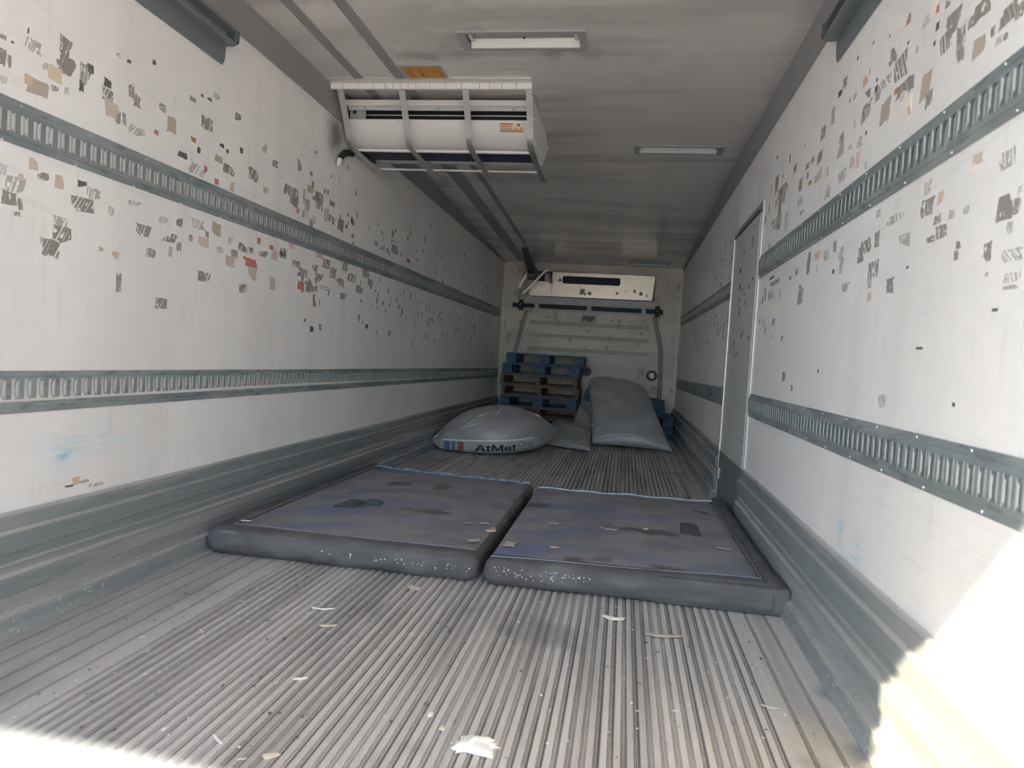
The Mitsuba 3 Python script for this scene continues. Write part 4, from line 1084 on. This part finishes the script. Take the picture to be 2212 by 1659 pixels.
obj('silver_strut', strip_bar([(.665, 9.58, 2.120), (.62, 9.575, 2.10), (.33, 9.57, 1.775)], .040, .02, (0, 1, 0)), 'mat_alu', key)
obj('bent_arm', strip_bar([(.56, 9.60, 2.09), (.66, 9.60, 2.085), (.70, 9.60, 2.02), (.70, 9.60, 1.94)], .03, .022, (0, 1, 0)), 'mat_dark', key)
obj('link_plate', strip_bar([(.385, 9.58, 2.07), (.335, 9.58, 1.985), (.285, 9.58, 1.90), (.29, 9.58, 1.86)], .03, .035, (0, 1, 0)), 'mat_alu', key)
obj('hook', strip_bar([(.30, 9.58, 1.86), (.27, 9.58, 1.80), (.275, 9.58, 1.73), (.29, 9.58, 1.70)], .03, .03, (0, 1, 0)), 'mat_grey', key)
obj('cable', tube([(.38, 9.70, 2.17), (.32, 9.72, 2.15), (.29, 9.75, 2.05), (.34, 9.76, 1.95), (.36, 9.76, 1.80)], .007, 6), 'mat_grey', key, True)

# ---------------------------------------------------------------- litter on the floor
LIT = [('wood_splinter', .888, 2.137, .060, .012, 18, 'mat_paper_yellow', 'pale wood splinter on the floor left of centre, below the left padded panel', 'splinter'),
       ('paper_shred', 1.798, 2.508, .085, .022, -6, 'mat_paper_cream', 'torn whitish paper shred on the floor just before the right padded panel', 'paper scrap'),
       ('paper_shred', 1.965, 2.394, .13, .022, 4, 'mat_residue_tan', 'long tan paper strip on the floor before the right padded panel', 'paper scrap'),
       ('dry_leaf', 1.039, 2.582, .060, .035, -25, 'mat_paper', 'curled tan leaf on the floor in front of the left padded panel', 'leaf'),
       ('twig', .813, 2.268, .085, .007, 12, 'mat_paper_cream', 'thin white twig on the floor behind the pale splinter', 'twig'),
       ('twig', .966, 1.772, .045, .008, 25, 'mat_paper_cream', 'short white sliver near the twigs at the lower left of the floor', 'twig'),
       ('paper_chip', 1.356, 1.688, .014, .018, 0, 'mat_paper_cream', 'small white chip on the floor at the lower middle', 'chip'),
       ('paper_chip', 1.40, 1.633, .012, .018, 0, 'mat_paper_yellow', 'small yellow chip on the floor at the lower middle', 'chip'),
       ('wood_splinter', .539, 1.979, .035, .008, -40, 'mat_paper_pink', 'pinkish sliver on the floor at the left', 'splinter'),
       ('paper_shred', 2.231, 1.977, .060, .008, -6, 'mat_residue_light', 'thin grey paper strip on the dirty floor at the right', 'paper scrap'),
       ('dry_leaf', 1.069, 1.42, .040, .016, 30, 'mat_paper_yellow', 'yellow brown leaf shred at the bottom left of the floor', 'leaf'),
       ('twig', .924, 1.447, .050, .006, -35, 'mat_paper_cream', 'crooked white twig at the bottom left of the floor', 'twig')]
for k, (n, x, y, w, d, a, m, lab, cat) in enumerate(LIT):
    kk = thing(n, lab, cat)
    scrap(x, y, 0.0004, w, d, a, m, kk, 'piece', .0035, 200 + k, .15)
kk = thing('plastic_shred', 'crumpled torn clear plastic shred at the very bottom middle of the floor', 'plastic scrap')
r = random.Random(9)
for k in range(6):
    m = sheet([(1.46 + r.uniform(-.02, .05), 1.55 + r.uniform(-.02, .03)), (1.52 + r.uniform(-.03, .03), 1.55 + r.uniform(-.02, .03)), (1.53 + r.uniform(-.03, .03), 1.60 + r.uniform(-.02, .02)), (1.45 + r.uniform(-.02, .04), 1.60 + r.uniform(-.02, .02))], .004, .012, 7, .008, 300 + k, .001)
    obj('fold', m, 'mat_film', kk)
r = random.Random(12)
lt_, dk_ = [], []
for k in range(420):
    y = 1.3 + 1.4 * r.random() ** 1.2 if k < 330 else r.uniform(4.7, 7.0)
    x = r.uniform(.2, 2.35)
    s = r.uniform(.0015, .0042)
    m = trimesh.convex.convex_hull(np.array([[r.uniform(-1, 1) * s * r.uniform(.6, 1.8), r.uniform(-1, 1) * s * r.uniform(.6, 2.6), abs(r.uniform(0, 1)) * s] for _ in range(7)] ))
    m.apply_translation((x, y, 0.0))
    (lt_ if r.random() < .42 else dk_).append(m)
for k in range(45):
    y, x, a, l = 1.35 + 1.3 * r.random(), r.uniform(.3, 2.2), r.uniform(0, 3.14), r.uniform(.008, .022)
    (lt_ if k % 3 else dk_).append(tube([(x, y, .001), (x + l * math.cos(a) * .5, y + l * math.sin(a) * .5, .0035), (x + l * math.cos(a + .3), y + l * math.sin(a + .3), .0015)], .0011, 4))
obj('crumbs', cat_(lt_), 'mat_paper_cream', 'floor', label='tiny whitish crumbs scattered over the floor', kind='stuff')
obj('grit', cat_(dk_), 'mat_dark', 'floor', label='tiny dark grit scattered over the floor', kind='stuff')

# ---------------------------------------------------------------- the bright blurred edge close to the lens
kk = thing('white_edge', 'blurred bright white sunlit edge in the lower left corner, close to the lens', 'white edge')
sph = mf.Manifold.sphere(0.0035, 20)
rim = [(1.655, .0800, .8530), (1.674, .0827, .8510), (1.694, .0858, .8490), (1.7072, .0878, .8476), (1.7203, .0898, .8456), (1.740, .0928, .8425), (1.760, .096, .838)]
obj('edge', from_manifold(mf.Manifold.batch_hull([sph.translate([a, b, c - q - .0024]) for a, b, c in rim for q in (0, .05)])), 'mat_cool_white', kk, True)
